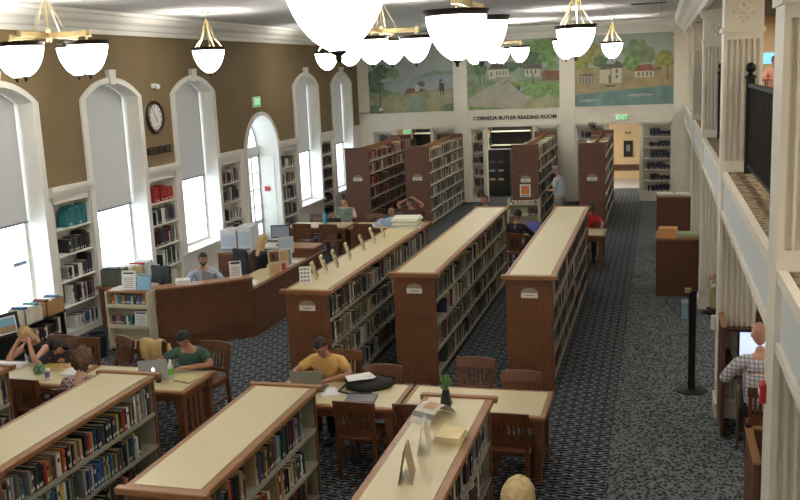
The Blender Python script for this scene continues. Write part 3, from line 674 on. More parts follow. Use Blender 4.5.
# worktops behind the desk
def cabinet(name, label, x0, x1, y0, y1, h, m, doors=2, top=None):
    r = thing(name, label, 'cabinet', ((x0+x1)/2, y0, 0)); w = x1-x0; dpt = y1-y0
    MB().bbox(-w/2, w/2, .02, dpt, 0, h-.03, .005).build('body', m, r); MB().bbox(-w/2-.015, w/2+.015, 0, dpt+.01, h-.03, h, .006).build('top', top or m, r)
    for k in range(doors):
        a = -w/2+.02+k*(w-.04)/doors; d = MB().bbox(a+.005, a+(w-.04)/doors-.005, 0, .02, .08, h-.06, .004).build('door', m, r)
        MB().box(a+.04, a+.06, -.02, 0, h*.55, h*.55+.1).build('handle', steel, d)
    return r
cabinet('file_cabinet', 'brown wooden cabinet carrying the printers behind the service desk', -8.45, -7.72, 16.45, 17.1, .95, desk_wood, 2, wood_top)
r = thing('back_desk', 'small desk carrying a monitor in front of the arched glass door', 'desk', (-7.9, 18.4, 0))
MB().bbox(-.6, .6, -.3, .3, .72, .75, .006).build('desktop', beige_plastic, r)
for sx in (-.55, .55): MB().box(sx-.02, sx+.02, -.28, .28, 0, .72).build('side_panel', desk_wood, r)
def printer(label, x, y, z, w, d, h):
    r = thing('printer', label, 'printer', (x, y, z), 0, 'printers behind the service desk')
    MB().bbox(-w/2, w/2, -d/2, d/2, 0, h, .015).build('body', mat('printer_white', (208, 210, 212), .45), r)
    MB().box(-w/2+.03, w/2-.03, -d/2-.006, -d/2, h*.25, h*.8).build('front_panel', mat('printer_face', (176, 190, 204), .4), r)
    MB().box(-w/2+.05, w/2-.05, -d/2-.1, -d/2, h*.12, h*.16).build('paper_tray', grey_plastic, r)
printer('white office printer with a pale blue front, left one on the brown cabinet', -8.24, 16.75, .95, .34, .4, .44)
printer('taller white office machine at the right end of the brown cabinet', -7.88, 16.75, .95, .3, .4, .52)
def monitor(label, x, y, z, deg, w, h, stand=.12, scr=black, back=grey_plastic, name='computer_monitor'):
    r = thing(name, label, 'monitor', (x, y, z), math.radians(deg))   # screen faces -Y
    MB().bbox(-w/2, w/2, 0, .04, stand, stand+h, .006).build('housing', back, r); MB().box(-w/2+.02, w/2-.02, -.004, 0, stand+.02, stand+h-.02).build('screen', scr, r)
    t = MB(); t.bar((0, .05, .01), (0, .04, stand+.1), .06, .03); t.bbox(-.11, .11, -.06, .13, 0, .015, .004); t.build('stand', back, r)
    return r
monitor('grey monitor seen from behind in front of the bearded man', -7.42, 14.12, .75, 140, .52, .32, .03, black, mat('monitor_back', (132, 130, 124), .5))
monitor('grey flat monitor on the small desk before the arched glass door', -7.88, 18.35, .75, 10, .42, .28, .16, mat('grey_screen', (150, 158, 170), .3), black)
monitor('pale tilted monitor beside the low end cabinet of the service desk', -6.98, 16.5, .75, 40, .3, .32, .2, mat('pale_screen', (176, 192, 200), .3), beige_plastic)
monitor('black monitor back behind the blue sign at the left end of the service desk', -8.12, 13.75, .75, 170, .4, .3, .22, black, black)
def sign(name, label, cat, x, y, z, w, h, deg, tilt, face, art=None, group=None, th=.012):
    r = thing(name, label, cat, (x, y, z), math.radians(deg), group); T = Matrix.Rotation(-tilt, 4, 'X')
    t = MB(); t.T = T; t.box(-w/2, w/2, 0, th, 0, h); t.build('card', face, r)
    if art:
        t = MB(); t.T = T
        for (a, b, c, d, k) in art: t.box(-w/2+a*w, -w/2+b*w, -.0015, 0, c*h, d*h, k)
        t.build('printed_face', [dark_ink, mat('grey_print', (130, 128, 120)), mat('print_blue', (130, 176, 200), .7), mat('print_tan', (186, 150, 110), .7), mat('print_brown', (110, 76, 56), .7), mat('print_red', (170, 60, 50), .7), mat('print_green', (90, 130, 90), .7)], r)
    if th > .02: return r
    t = MB(); t.T = None; t.add([(-w*.2, th, 0), (w*.2, th, 0), (w*.2, th+h*.45, 0), (-w*.2, th+h*.45, 0), (-w*.1, th+math.sin(tilt)*h*.7, math.cos(tilt)*h*.7), (w*.1, th+math.sin(tilt)*h*.7, math.cos(tilt)*h*.7)], [(3,2,1,0),(0,1,5,4),(1,2,5),(2,3,4,5),(3,0,4)])
    t.build('easel_back', face, r)
    return r
LINES = [(.12, .88, .82, .9, 0)] + [(.15, .85, .1+.1*i, .13+.1*i, 1) for i in range(6)]
GRID = [(.12+.27*i, .3+.27*i, .08+.23*j, .2+.23*j, 1) for i in range(3) for j in range(4)]
PHOTO = [(.1, .9, .55, .92, 4), (.1, .9, .08, .45, 3), (.3, .6, .62, .85, 0)]
sign('desk_sign', 'white framed sign with a dark heading, standing on the service desk ledge', 'sign', -6.85, 13.95, 1.036, .2, .28, 30, .12, paper, [(.1, .9, .82, .94, 0)] + LINES[1:])
sign('photo_display', 'tall brown photo display on the right arm of the service desk', 'display', -6.72, 15.3, .831-.08, .22, .5, 35, .1, mat('card_tan', (196, 176, 146), .7), PHOTO)
sign('photo_display', 'shorter tan photo display, second along the right arm of the service desk', 'display', -6.72, 15.7, .751, .2, .42, 35, .1, mat('card_tan', (196, 176, 146), .7), [(.1, .9, .5, .9, 3), (.3, .7, .1, .4, 5)])
sign('photo_display', 'pale blue patterned display behind the photo displays on the service desk', 'display', -6.85, 16.15, .751, .24, .36, 35, .1, mat('card_pale', (206, 212, 214), .7), [(.1, .9, .1, .9, 1), (.2, .8, .5, .8, 2)])
def sheets(name, label, cat, x, y, z, w, d, n, deg=0, mats=paper, h=.004, group=None):
    t = MB(); rr = random.Random(int(x*100)+int(y*10))
    for k in range(n):
        a = rr.uniform(-.12, .12); t.T = Matrix.Translation((rr.uniform(-.015, .015), rr.uniform(-.015, .015), k*h)) @ Matrix.Rotation(a, 4, 'Z'); t.box(-w/2, w/2, -d/2, d/2, 0, h*.95, k % (len(mats) if isinstance(mats, list) else 1))
    o = t.build(name, mats, None); o.location = (x, y, z); o.rotation_euler = (0, 0, math.radians(deg)); return tag(o, label, cat, group)
sheets('paper_stack', 'loose white papers on the right arm of the service desk', 'papers', -6.98, 14.65, .751, .3, .42, 8, 20)
sheets('paper_stack', 'white papers beyond the photo displays on the service desk', 'papers', -6.86, 16.05+.55, .751, .28, .2, 6, -15)
sheets('orange_folder', 'orange folder lying by the bend of the service desk', 'folder', -6.98, 14.3, .751, .22, .3, 2, 30, [mat('folder_orange', (226, 160, 90), .7)])
t = MB(); t.bbox(-.12, .12, -.08, .08, 0, .09, .02); o = t.build('tissue_box', paper); o.location = (-7.55, 13.42, 1.036); o.rotation_euler.z = .5; tag(o, 'white tissue box at the left end of the service desk ledge', 'tissue box')
r = thing('office_chair', 'black high-backed office chair behind the service desk', 'chair', (-7.40, 16.02, 0), math.radians(-30))
MB().bbox(-.24, .24, -.22, .24, .44, .52, .04).build('seat', black, r)
t = MB(); t.T = Matrix.Rotation(.12, 4, 'X'); t.bbox(-.24, .24, -.27, -.2, .58, 1.22, .04); t.build('backrest', mat('chair_cloth', (34, 40, 48), .8), r)
MB().tube([(0, 0, .08), (0, 0, .44)], .03).build('column', black, r)
for k in range(5): MB().bar((0, 0, .09), (.28*math.cos(k*1.257), .28*math.sin(k*1.257), .04), .04, .03).build('leg', black, r)
MB().bar((0, -.2, .46), (0, -.27, .7), .06, .03).build('back_bracket', black, r)
# ================================================================ BOOK CART BY THE DESK
r = thing('book_cart', 'cream metal book cart with two signs on top, left of the service desk', 'cart', (-8.27, 13.05, 0))
for s in (-1, 1): MB().bbox(s*.375-.015, s*.375+.015, -.22, .22, .06, 1.02, .006).build('side_panel', cart_paint, r)
for k, z in enumerate((.12, .46, .80)):
    t = MB(); t.box(-.36, .36, -.21, .21, z-.02, z); t.box(-.36, .36, -.215, -.205, z-.05, z+.015); t.build('shelf', cart_paint, r)
MB().box(-.36, .36, -.005, .005, .12, 1.0).build('divider', cart_paint, r)
MB().bbox(-.37, .37, -.2, .2, 1.0, 1.03, .006).build('top_tray', wood_top, r)
for sx in (-1, 1):
    for sy_ in (-1, 1): MB().tube([(sx*.34-.012, sy_*.17, .04), (sx*.34+.012, sy_*.17, .04)], .04, 10).build('caster', black, r)
row((-7.92, 12.87, .805), (0, -1), .68, .19, 'top shelf, cream book cart', [11, 13, 11, 12, 7, 2], .95, depth=.16)
row((-8.22, 12.87, .465), (0, -1), .38, .22, 'middle shelf, cream book cart', [13, 11, 3, 8, 12], .95, depth=.16)
sign('cart_sign', 'white printed sheet standing on the middle shelf of the cream book cart', 'sign', -8.06, 12.86, .46, .22, .24, 0, .12, paper, LINES)
sign('cart_sign', 'white printed sign, left of the two on top of the cream book cart', 'sign', -8.29, 12.97, 1.03, .24, .31, 4, .15, paper, LINES)
sign('cart_sign', 'pale blue sign, right of the two on top of the cream book cart', 'sign', -8.02, 12.97, 1.03, .27, .26, -6, .15, mat('print_blue', (130, 176, 200), .7), [(.06, .94, .85, .95, 1), (.1, .9, .1, .8, 2)])
r = thing('trash_bin', 'dark navy trash bin on the carpet left of the cream book cart', 'bin', (-8.72, 12.62, 0))
t = MB(); t.lathe([(0, 0), (.12, 0), (.155, .36), (.17, .37), (.17, .38), (.145, .38), (.115, .02), (0, .02)], n=20); t.build('bin_body', mat('bin_navy', (24, 28, 38), .5), r, smooth=False)
MB().lathe([(.158, .33), (.165, .35), (.158, .36)], n=20).build('liner', mat('liner_grey', (60, 66, 76), .5), r)

# ================================================================ UNDER THE NEAR WINDOWS
r = thing('low_shelf', 'low black shelf of books under the near window, carrying two book boxes', 'bookcase', (-9.50, 12.08, 0))
t = MB(); t.box(-.2, .2, -.55, -.52, 0, .74); t.box(-.2, .2, .52, .55, 0, .74); t.box(-.2, -.18, -.55, .55, 0, .74); t.box(-.2, .2, -.55, .55, 0, .06); t.build('carcass', black, r)
MB().box(-.22, .22, -.58, .58, .72, .75).build('top', black, r); MB().box(-.18, .18, -.52, .52, .36, .39).build('shelf', black, r)
row((-9.34, 12.56, .392), (1, 0), 1.0, .27, 'upper shelf, low black shelf', [4, 3, 7, 8, 9, 0, 0], .95, depth=.2); row((-9.34, 12.56, .065), (1, 0), 1.0, .27, 'lower shelf, low black shelf', MIXED, .95, depth=.2)
def crate(label, x, y, z, w, d, h, m, inside):
    r = thing('book_box', label, 'box', (x, y, z), 0, 'boxes under the near window'); t = MB()
    t.box(-w/2, w/2, -d/2, d/2, 0, .01); t.box(-w/2, -w/2+.012, -d/2, d/2, 0, h); t.box(w/2-.012, w/2, -d/2, d/2, 0, h); t.box(-w/2, w/2, -d/2, -d/2+.012, 0, h); t.box(-w/2, w/2, d/2-.012, d/2, 0, h); t.build('box', m, r)
    for k, c in enumerate(inside): MB().box(-w/2+.03, w/2-.03, -d/2+.03+k*(d-.06)/len(inside), -d/2+.03+(k+.85)*(d-.06)/len(inside), .012, h+.03-.01*(k % 3)).build('folder', c, r)
crate('white cardboard box with a tan patch, on the low black shelf under the near window', -9.42, 11.85, .75, .3, .42, .25, mat('box_white', (214, 206, 186), .7, var=.08, scale=6), [BM_[12], paper, BM_[8], BM_[13]])
crate('brown cardboard box of folders, on the low black shelf beside the built-in bookcase', -9.42, 12.38, .75, .3, .44, .24, mat('box_brown', (176, 134, 88), .8, var=.1, scale=6), [BM_[4], paper, BM_[6], BM_[12]])
o = MB().box(-.012, .012, -.16, .16, 0, .06).build('window_sticker', mat('sticker_blue', (120, 140, 170), .6)); o.location = (-10.13, 12.75, 1.45); tag(o, 'small blue sign on the near window above the brown box', 'sign')
r = thing('framed_picture', 'framed colour picture on a dark stand at the left edge, under the near window', 'picture', (-9.36, 11.35, 0), math.radians(70))
MB().box(-.2, .2, 0, .3, 0, .66).build('stand', black, r); t = MB(); t.T = Matrix.Translation((0, 0, .66)) @ Matrix.Rotation(-.15, 4, 'X'); t.box(-.2, .2, 0, .02, 0, .36); t.build('frame', black, r)
t = MB(); t.T = Matrix.Translation((0, 0, .66)) @ Matrix.Rotation(-.15, 4, 'X'); t.box(-.15, .15, -.003, 0, .05, .31, 0); t.box(-.13, .13, -.005, -.003, .07, .17, 1); t.box(-.13, .13, -.005, -.003, .17, .29, 2); t.build('picture', [paper, BM_[6], mat('print_blue', (130, 176, 200))], r)
table(-9.7, -9.1, 14.1, 15.75, 'small table under the window behind the cream book cart, carrying boxes', 'side_table', 'side tables', .78, False)
crate('pale tan storage box under the window behind the cream book cart', -9.4, 14.75, .781, .36, .4, .24, mat('box_tan', (200, 184, 140), .7), [paper, BM_[7], BM_[8]])
crate('white storage tub with coloured folders under the window behind the book cart', -9.4, 15.2, .781, .36, .4, .22, mat('tub_white', (214, 218, 216), .5), [BM_[10], paper, BM_[13], paper, BM_[12]])
crate('dark olive storage box at the near end of the side table behind the book cart', -9.4, 14.3, .781, .36, .32, .3, mat('box_olive', (96, 100, 84), .7), [BM_[5], paper])

# ================================================================ CARRELS ON THE RIGHT
def carrel(label, x0, x1, y0, y1, h, closed_front=True):
    r = thing('study_carrel', label, 'carrel', ((x0+x1)/2, y0, 0), 0, 'study carrels along the balcony columns'); w = x1-x0; d = y1-y0
    for s in (-1, 1): MB().bbox(s*(w/2-.02)-.02, s*(w/2-.02)+.02, 0, d, 0, h, .006).build('side_panel', carrel_wood, r)
    MB().bbox(-w/2+.04, w/2-.04, d-.04, d, 0, h, .006).build('back_panel', carrel_wood, r)
    MB().bbox(-w/2+.04, w/2-.04, .05, d-.04, .70, .735, .006).build('desktop', carrel_wood, r)
    t = MB(); t.box(-w/2+.04, w/2-.04, d-.3, d-.04, 1.12 if h > 1.2 else h-.03, 1.15 if h > 1.2 else h); t.build('shelf', carrel_wood, r)
    for s in (-1, 1): MB().box(s*(w/2-.02)-.03, s*(w/2-.02)+.03, 0, d, h, h+.02).build('edge_cap', wood_top, r)
    MB().box(-w/2, w/2, d-.06, d, h, h+.02).build('edge_cap', wood_top, r)
    if closed_front:
        MB().bbox(-w/2+.04, w/2-.04, 0, .04, 0, h, .006).build('front_panel', carrel_wood, r); MB().box(-w/2+.03, w/2-.03, .0, d-.06, h-.005, h+.02).build('lid', wood_top, r)
    return r
carrel('dark wood cabinet with an orange book and green folder on top', -.05, .75, 17.55, 18.45, 1.06)
carrel('dark wood cabinet with stacked papers on top, farther along the wide right aisle', -.06, .78, 21.95, 22.75, 1.24)
carrel('study carrel with a lit computer screen where the bald man sits', .70, 1.72, 10.72, 11.55, 1.30, False)
carrel('study carrel at the bottom right, partly behind the nearest white column', .70, 1.72, 6.95, 7.7, 1.30, False)
carrel('study carrel behind the white column where a person in khaki trousers sits', .80, 1.75, 17.0, 17.5, 1.2, False)
def bk(label, x, y, z, w, d, h, c, deg, name='book', group=None):
    r = thing(name, label, 'book', (x, y, z), math.radians(deg), group)
    t = MB(); t.box(-w/2, w/2, -d/2, d/2, 0, .004); t.box(-w/2, w/2, -d/2, d/2, h-.004, h); t.box(-w/2, -w/2+.004, -d/2, d/2, 0, h); t.build('cover', c, r)
    MB().box(-w/2+.006, w/2-.008, -d/2+.006, d/2-.006, .005, h-.005).build('page_block', pages_m, r); return r
bk('thick orange-spined volume lying on the nearer dark cabinet by the aisle', .16, 17.85, 1.08, .36, .34, .16, mat('orange_box', (196, 140, 84), .7), 85)
bk('flat green folder lying beside the orange volume on the nearer dark cabinet', .50, 17.9, 1.08, .34, .42, .06, mat('pale_green', (170, 182, 146), .8), 95)
sheets('paper_stack', 'tan papers at the left on the farther dark cabinet by the aisle', 'papers', .14, 22.3, 1.26, .34, .42, 10, 8, [mat('tan_paper', (206, 178, 146), .8), paper])
sheets('paper_stack', 'white papers at the right on the farther dark cabinet by the aisle', 'papers', .54, 22.35, 1.26, .36, .42, 8, -10, [mat('ivory_paper', (222, 218, 200), .8), paper])
monitor('lit computer screen in the carrel in front of the bald man', 1.08, 11.1, .735, 0, .36, .34, .1, screen_m, black)
o = MB().box(-.03, .03, -.2, .2, 0, .14).build('computer_case', black); o.location = (.80, 11.15, .735); tag(o, 'small black computer case left of the lit screen in the carrel', 'computer')
sign('carrel_notice', 'white notice sheet standing on top of the carrel with the lit screen', 'notice', .98, 11.52, 1.32, .3, .22, 0, .05, paper, [(.2, .6, .6, .63, 1), (.2, .5, .5, .53, 1)])
sign('carrel_notice', 'white notice sheet standing on the carrel behind the white column', 'notice', 1.00, 17.46, 1.22, .3, .28, 0, .05, paper, [(.2, .6, .6, .63, 1), (.2, .5, .5, .53, 1)])
o = MB().bbox(-.03, .03, -.05, .05, 0, .17, .01).build('wall_device', mat('device_white', (214, 212, 204), .4)); o.location = (.66, 11.7, 1.02); tag(o, 'small white box fixed to the column left of the carrel with the lit screen', 'device')
r = thing('fire_alarm_pull', 'red fire alarm box on the edge of the nearest white column', 'fire alarm', (.672, 6.28, 2.04))
MB().bbox(-.02, .02, -.05, .05, 0, .13, .008).build('housing', red_m, r); MB().box(-.027, -.02, -.03, .03, .05, .08).build('handle', paper, r)
r = thing('walking_cane', 'wooden walking cane leaning beside the bald man', 'cane', (.86, 10.3, 0))
t = MB(); t.tube([(.0, .1, 0), (-.02, -.15, .72), (-.02, -.17, .78), (-.02, -.13, .82), (-.02, -.07, .80)], .012, 8); t.build('shaft', mat('cane_wood', (150, 120, 84), .4), r, smooth=True)
MB().tube([(0, .1, 0), (0, .095, .03)], .016, 8).build('rubber_tip', black, r)
# ---- stanchion with leaflet holder
r = thing('sign_post', 'black post with a clear leaflet holder, standing in the wide right aisle', 'post', (.43, 12.3, 0))
MB().lathe([(0, 0), (.2, 0), (.2, .012), (.05, .03), (0, .03)], n=28).build('base', iron, r)
MB().bbox(-.045, .045, -.03, .03, .02, 1.36, .006).build('pole', iron, r)
MB().bbox(-.10, -.02, -.03, .03, 1.33, 1.39, .006).build('head', brass, r)
t = MB(); t.box(-.15, -.045, -.07, -.065, .98, 1.2); t.box(-.15, -.045, .0, .005, .98, 1.3); t.box(-.15, -.145, -.07, .005, .98, 1.2); t.box(-.15, -.045, -.07, .005, .98, .985); h = t.build('leaflet_holder', clear, r)
MB().box(-.14, -.055, -.055, -.02, .99, 1.24).build('leaflets', mat('leaflet_pale', (178, 186, 192), .6), h)

# ================================================================ ON THE LOW BOOKCASES
r = thing('vase', 'small dark tapered vase with green sprigs on the front low bookcase', 'vase', (-1.88, 7.95, 1.26))
t = MB(); z0 = [(-.05, -.05, 0), (.05, -.05, 0), (.05, .05, 0), (-.05, .05, 0)]; z1 = [(-.025, -.025, .15), (.025, -.025, .15), (.025, .025, .15), (-.025, .025, .15)]
t.add(z0+z1, [(3,2,1,0),(4,5,6,7),(0,1,5,4),(1,2,6,5),(2,3,7,6),(3,0,4,7)]); t.build('vessel', mat('vase_dark', (34, 32, 36), .3), r)
lf = MB(); rr = random.Random(3)
for k in range(16):
    a = rr.uniform(0, 6.28); l = rr.uniform(.03, .09); c = Vector((math.cos(a)*l*.5, math.sin(a)*l*.5, .14+rr.uniform(.03, .14)))
    lf.bar((0, 0, .13), c, .004, .004); lf.ball(c, .016, .016, .024, 6, 4)
lf.build('leaves', mat('sprig_green', (86, 120, 62), .6, var=.2), r)
r = thing('newspaper', 'bent newspaper page propped on the front low bookcase', 'newspaper', (-1.93, 7.58, 1.26), math.radians(-24))
t = MB(); n = 10; w = .22; vs = []
for i in range(n+1):
    u = i/n; yy = .22-.40*u; zz = .01 + .12*math.sin(PI*min(1, u*1.02))**.8
    for x in (-w/2, w/2): vs.append((x, yy, zz))
t.add(vs + [(x, y, z+.004) for x, y, z in vs], [(2*i, 2*i+1, 2*i+3, 2*i+2) for i in range(n)] + [(2*n+2+2*i+2, 2*n+2+2*i+3, 2*n+2+2*i+1, 2*n+2+2*i) for i in range(n)])
t.build('page', mat('newsprint', (206, 202, 190), .8, var=.1, scale=30), r)
t = MB()
for i in (4, 5, 6): t.quad(*[(x, vs[2*j][1], vs[2*j][2]+.006) for x, j in ((-.05, i), (.07, i), (.07, i+1), (-.05, i+1))], 0)
for i in (2, 8): t.quad(*[(x, vs[2*j][1], vs[2*j][2]+.006) for x, j in ((-.12, i), (.12, i), (.12, i+1), (-.12, i+1))], 1)
t.build('printed_face', [mat('print_tan', (186, 150, 110)), mat('grey_print', (130, 128, 120))], r)
def tent(label, x, y, z, w, h, d, deg, m, art=None, name='tent_card', group=None):
    r = thing(name, label, 'card', (x, y, z), math.radians(deg), group); t = MB()
    for s in (-1, 1): t.add([(-w/2, s*d, 0), (w/2, s*d, 0), (w/2, s*.004, h), (-w/2, s*.004, h), (-w/2, s*(d+.004), 0), (w/2, s*(d+.004), 0), (w/2, s*.008, h), (-w/2, s*.008, h)], [(0,1,2,3),(7,6,5,4),(0,4,5,1),(1,5,6,2),(2,6,7,3),(3,7,4,0)])
    t.build('card', m, r)
    return r
tent('folded white card standing on the front low bookcase, beside the book stack', -1.83, 6.92, 1.26, .27, .24, .05, 100, mat('card_ivory', (216, 208, 186), .7))
tent('tall folded card with a brown side, nearest the camera on the front low bookcase', -1.83, 6.36, 1.26, .27, .26, .05, 99, mat('card_brown', (172, 150, 116), .7))
bk('cream-covered book lying at the bottom of the stack on the front low bookcase', -1.66, 7.15, 1.26, .22, .27, .035, mat('cover_cream', (214, 196, 148), .6), -8, group=None)
bk('yellowed paperback lying on top of the stack on the front low bookcase', -1.66, 7.15, 1.296, .21, .26, .03, mat('cover_yellowed', (222, 204, 150), .6, var=.1, scale=12), -4)
# along the long display bookcase
sign('display_card', 'white card with a grid of pictures, near end of the display stand bookcase', 'card', -4.56, 11.36, 1.583, .16, .22, 20, .12, paper, GRID)
dsp = [(-4.47, 11.62, .25), (-4.47, 12.0, .27), (-4.45, 12.42, .26), (-4.45, 13.0, .26), (-4.47, 13.75, .25), (-4.46, 14.3, .27), (-4.46, 14.85, .26)]
for i, (x, y, h) in enumerate(dsp):
    r = sign('display_book', '%s small upright book counted from the near end of the display stand bookcase' % ['first', 'second', 'third', 'fourth', 'fifth', 'sixth', 'seventh'][i], 'book', x, y, 1.583, .16, h, 103, .32, mat(['cover_olive', 'cover_ivory'][i % 2], [(200, 192, 140), (214, 208, 176)][i % 2], .6), [(.1, .9, .7, .9, [3, 6, 4][i % 3]), (.1, .9, .15, .6, 1)], 'small books displayed along the bookcase top', .03)
sheets('magazine_pile', 'pile of pale magazines at the far end of the display stand bookcase', 'magazines', -4.36, 15.9, 1.583, .46, .5, 8, 5, [paper, mat('ivory_paper', (222, 218, 200)), mat('pale_green', (170, 182, 146))], .022)

# ================================================================ ON THE TABLES
silver = mat('laptop_silver', (186, 188, 194), .35, metal=.2); keys = mat('laptop_keys', (40, 40, 44), .6)
def laptop(label, x, y, z, deg, shell, scr, w=.35, d=.25, ang=20, logo=False):
    r = thing('laptop', label, 'laptop', (x, y, z), math.radians(deg))      # user sits at +Y side looking towards -Y; screen at -Y edge
    MB().bbox(-w/2, w/2, -d/2, d/2, 0, .016, .004).build('base', shell, r); MB().box(-w/2+.02, w/2-.02, -d/2+.03, d/2-.08, .016, .018).build('keyboard', keys, r)
    T = Matrix.Translation((0, -d/2, .014)) @ Matrix.Rotation(math.radians(ang), 4, 'X')
    t = MB(); t.T = T; t.bbox(-w/2, w/2, -.008, 0, 0, d, .003); l = t.build('lid', shell, r)
    t = MB(); t.T = T; t.box(-w/2+.012, w/2-.012, 0, .001, .015, d-.012); t.build('screen', scr, l)
    if logo:
        t = MB(); t.T = T; n = 16; pts = []
        for i in range(n):
            a = 2*PI*i/n; rr = .024*(1-.12*math.exp(-((a-PI/2)/.35)**2) - .1*math.exp(-((a-3*PI/2)/.3)**2) - .28*math.exp(-(min(abs(a-PI), 2*PI-abs(a-PI))/.3)**2)); pts.append((rr*math.cos(a), -.0095, d/2+rr*math.sin(a)))
        t.add(pts, [list(range(n))]); t.add([(-.002, -.0095, d/2+.026), (.006, -.0095, d/2+.030), (.010, -.0095, d/2+.042), (.001, -.0095, d/2+.036)], [(0, 1, 2, 3)])
        t.build('lid_mark', mat('lid_glow', (240, 244, 250), .4, emit=1.2), l)
    return r
laptop('silver laptop with a glowing mark on its lid, in front of the man in green', -5.94, 9.70, .751, 20, silver, screen_m, ang=6, logo=True)
laptop('dull grey laptop seen from behind in front of the man in yellow', -3.86, 9.56, .751, 6, mat('laptop_grey', (150, 147, 132), .5), keys, .38, .26, 8)
laptop('dark laptop with a blue-violet screen before the seated reader in black', -2.72, 20.05, .751, 165, black, screen_b, .32, .22, 12)
o = MB().bbox(-.17, .17, -.12, .12, 0, .022, .006).build('closed_laptop', mat('folder_grey', (112, 114, 116), .5)); o.location = (-3.17, 9.32, .751); o.rotation_euler.z = .1; tag(o, 'flat closed grey laptop on the table behind the dark front chair', 'laptop')
r = thing('shoulder_bag', 'black soft bag on the table to the right of the man in yellow', 'bag', (-3.2, 9.68, .751), .25)
t = MB(); n = 14; prof = [(0, 0), (.9, 0), (1.0, .35), (.86, .75), (.5, .95), (0, 1)]; vs = []; rr = random.Random(5)
for q, z in prof:
    for k in range(n):
        a = 2*PI*k/n; j = 1+.1*math.sin(3*a+z*4) ; vs.append((.29*q*j*math.cos(a), .14*q*j*math.sin(a), .13*z*(1+.15*math.cos(2*a))))
t.add(vs, [(i*n+k, i*n+(k+1) % n, (i+1)*n+(k+1) % n, (i+1)*n+k) for i in range(len(prof)-1) for k in range(n)]); t.build('bag_body', mat('bag_black', (30, 32, 30), .6, var=.2, scale=20), r, smooth=True)
MB().tube([(-.25, 0, .06), (-.33, -.12, .02), (-.2, -.2, .012), (.05, -.19, .012)], .012, 6).build('strap', black, r, smooth=True)
o = sheets('paper_sheet', 'white paper lying on top of the black bag', 'paper', -3.28, 9.66, .885, .21, .3, 3, -58); 
sheets('paper_sheet', 'white paper beside the right hand of the man in yellow', 'paper', -3.62, 9.48, .751, .21, .28, 2, 30)
r = thing('water_bottle', 'clear water bottle with a green label, in front of the man in green', 'bottle', (-5.72, 9.68, .751))
MB().lathe([(0, 0), (.034, 0), (.036, .02), (.036, .15), (.033, .17), (.014, .205), (.013, .22)], n=16).build('bottle_body', mat('bottle_plastic', (196, 204, 198), .25), r, smooth=True)
MB().lathe([(.0368, .05), (.0368, .13)], n=16).build('paper_label', mat('label_green', (120, 186, 66), .5), r, smooth=True); MB().lathe([(.015, .215), (.015, .235), (0, .235)], n=12).build('cap', paper, r)
r = thing('open_book', 'open yellow-paged book lying to the right of the green-labelled bottle', 'book', (-5.50, 9.66, .751), -.25)
for s in (-1, 1):
    t = MB(); n = 6; top = [(s*.12*i/n, .008+.018*math.sin(PI*min(1, i/n*.9+.1))) for i in range(n+1)]; k = n+1
    vs = [(x, -.11, z) for x, z in top] + [(x, .11, z) for x, z in top] + [(x, -.11, 0) for x, z in top] + [(x, .11, 0) for x, z in top]
    t.add(vs, [(i, i+1, k+i+1, k+i) for i in range(n)] + [(2*k+i+1, 2*k+i, 3*k+i, 3*k+i+1) for i in range(n)] + [(i+1, i, 2*k+i, 2*k+i+1) for i in range(n)] + [(k+i, k+i+1, 3*k+i+1, 3*k+i) for i in range(n)] + [(n, k+n, 3*k+n, 2*k+n)])
    t.build('page', mat('yellow_pages', (206, 196, 140), .8), r)
MB().box(-.125, .125, -.115, .115, 0, .004).build('cover', BM_[15], r)
o = MB().lathe([(0, 0), (.03, 0), (.03, .05), (.02, .06), (0, .06)], n=12).build('pen_cup', mat('dark_tan', (70, 58, 44))); o.location = (-5.80, 9.52, .751); tag(o, 'small dark object beside the foot of the bottle, before the man in green', 'cup')
# jacket over the chair at the cream cart
r = thing('tan_jacket', 'tan jacket hanging over the back of the chair left of the man in green', 'jacket', (-6.52, 10.68, .42), math.radians(-4))
t = MB(); n = 10; vs = []; prof = [(-.13, 0), (-.11, .2), (-.085, .4), (-.05, .49), (0, .505), (.05, .49), (.08, .38), (.10, .22), (.12, .08)]
for y, z in prof:
    for i in range(n+1):
        u = i/n; vs.append((-.17 + .34*u + .02*math.sin(z*9), y + .014*math.sin(u*14+z*8), z + .012*math.sin(u*9)))
k = n+1; fs = [(j*k+i, j*k+i+1, (j+1)*k+i+1, (j+1)*k+i) for j in range(len(prof)-1) for i in range(n)]
t.add(vs, fs); o = t.build('jacket_cloth', mat('jacket_tan', (196, 168, 112), .9, var=.1, scale=10), r, smooth=True); md = o.modifiers.new('thick', 'SOLIDIFY'); md.thickness = .012
t = MB(); t.tube([(.15, .05, .42), (.19, .08, .25), (.17, .1, .05)], [.05, .045, .04], 8); t.build('sleeve', MATS['jacket_tan'], r, smooth=True)
r = thing('backpack', 'black bag on the seat of the chair with the tan jacket', 'bag', (-6.55, 10.36, .462)); t = MB(); t.ball((0, 0, .12), .2, .13, .13, 14, 8); t.build('bag_body', MATS['bag_black'], r, smooth=True)
MB().tube([(-.1, 0, .22), (-.05, 0, .28), (.05, 0, .28), (.1, 0, .22)], .01, 6).build('strap', black, r)
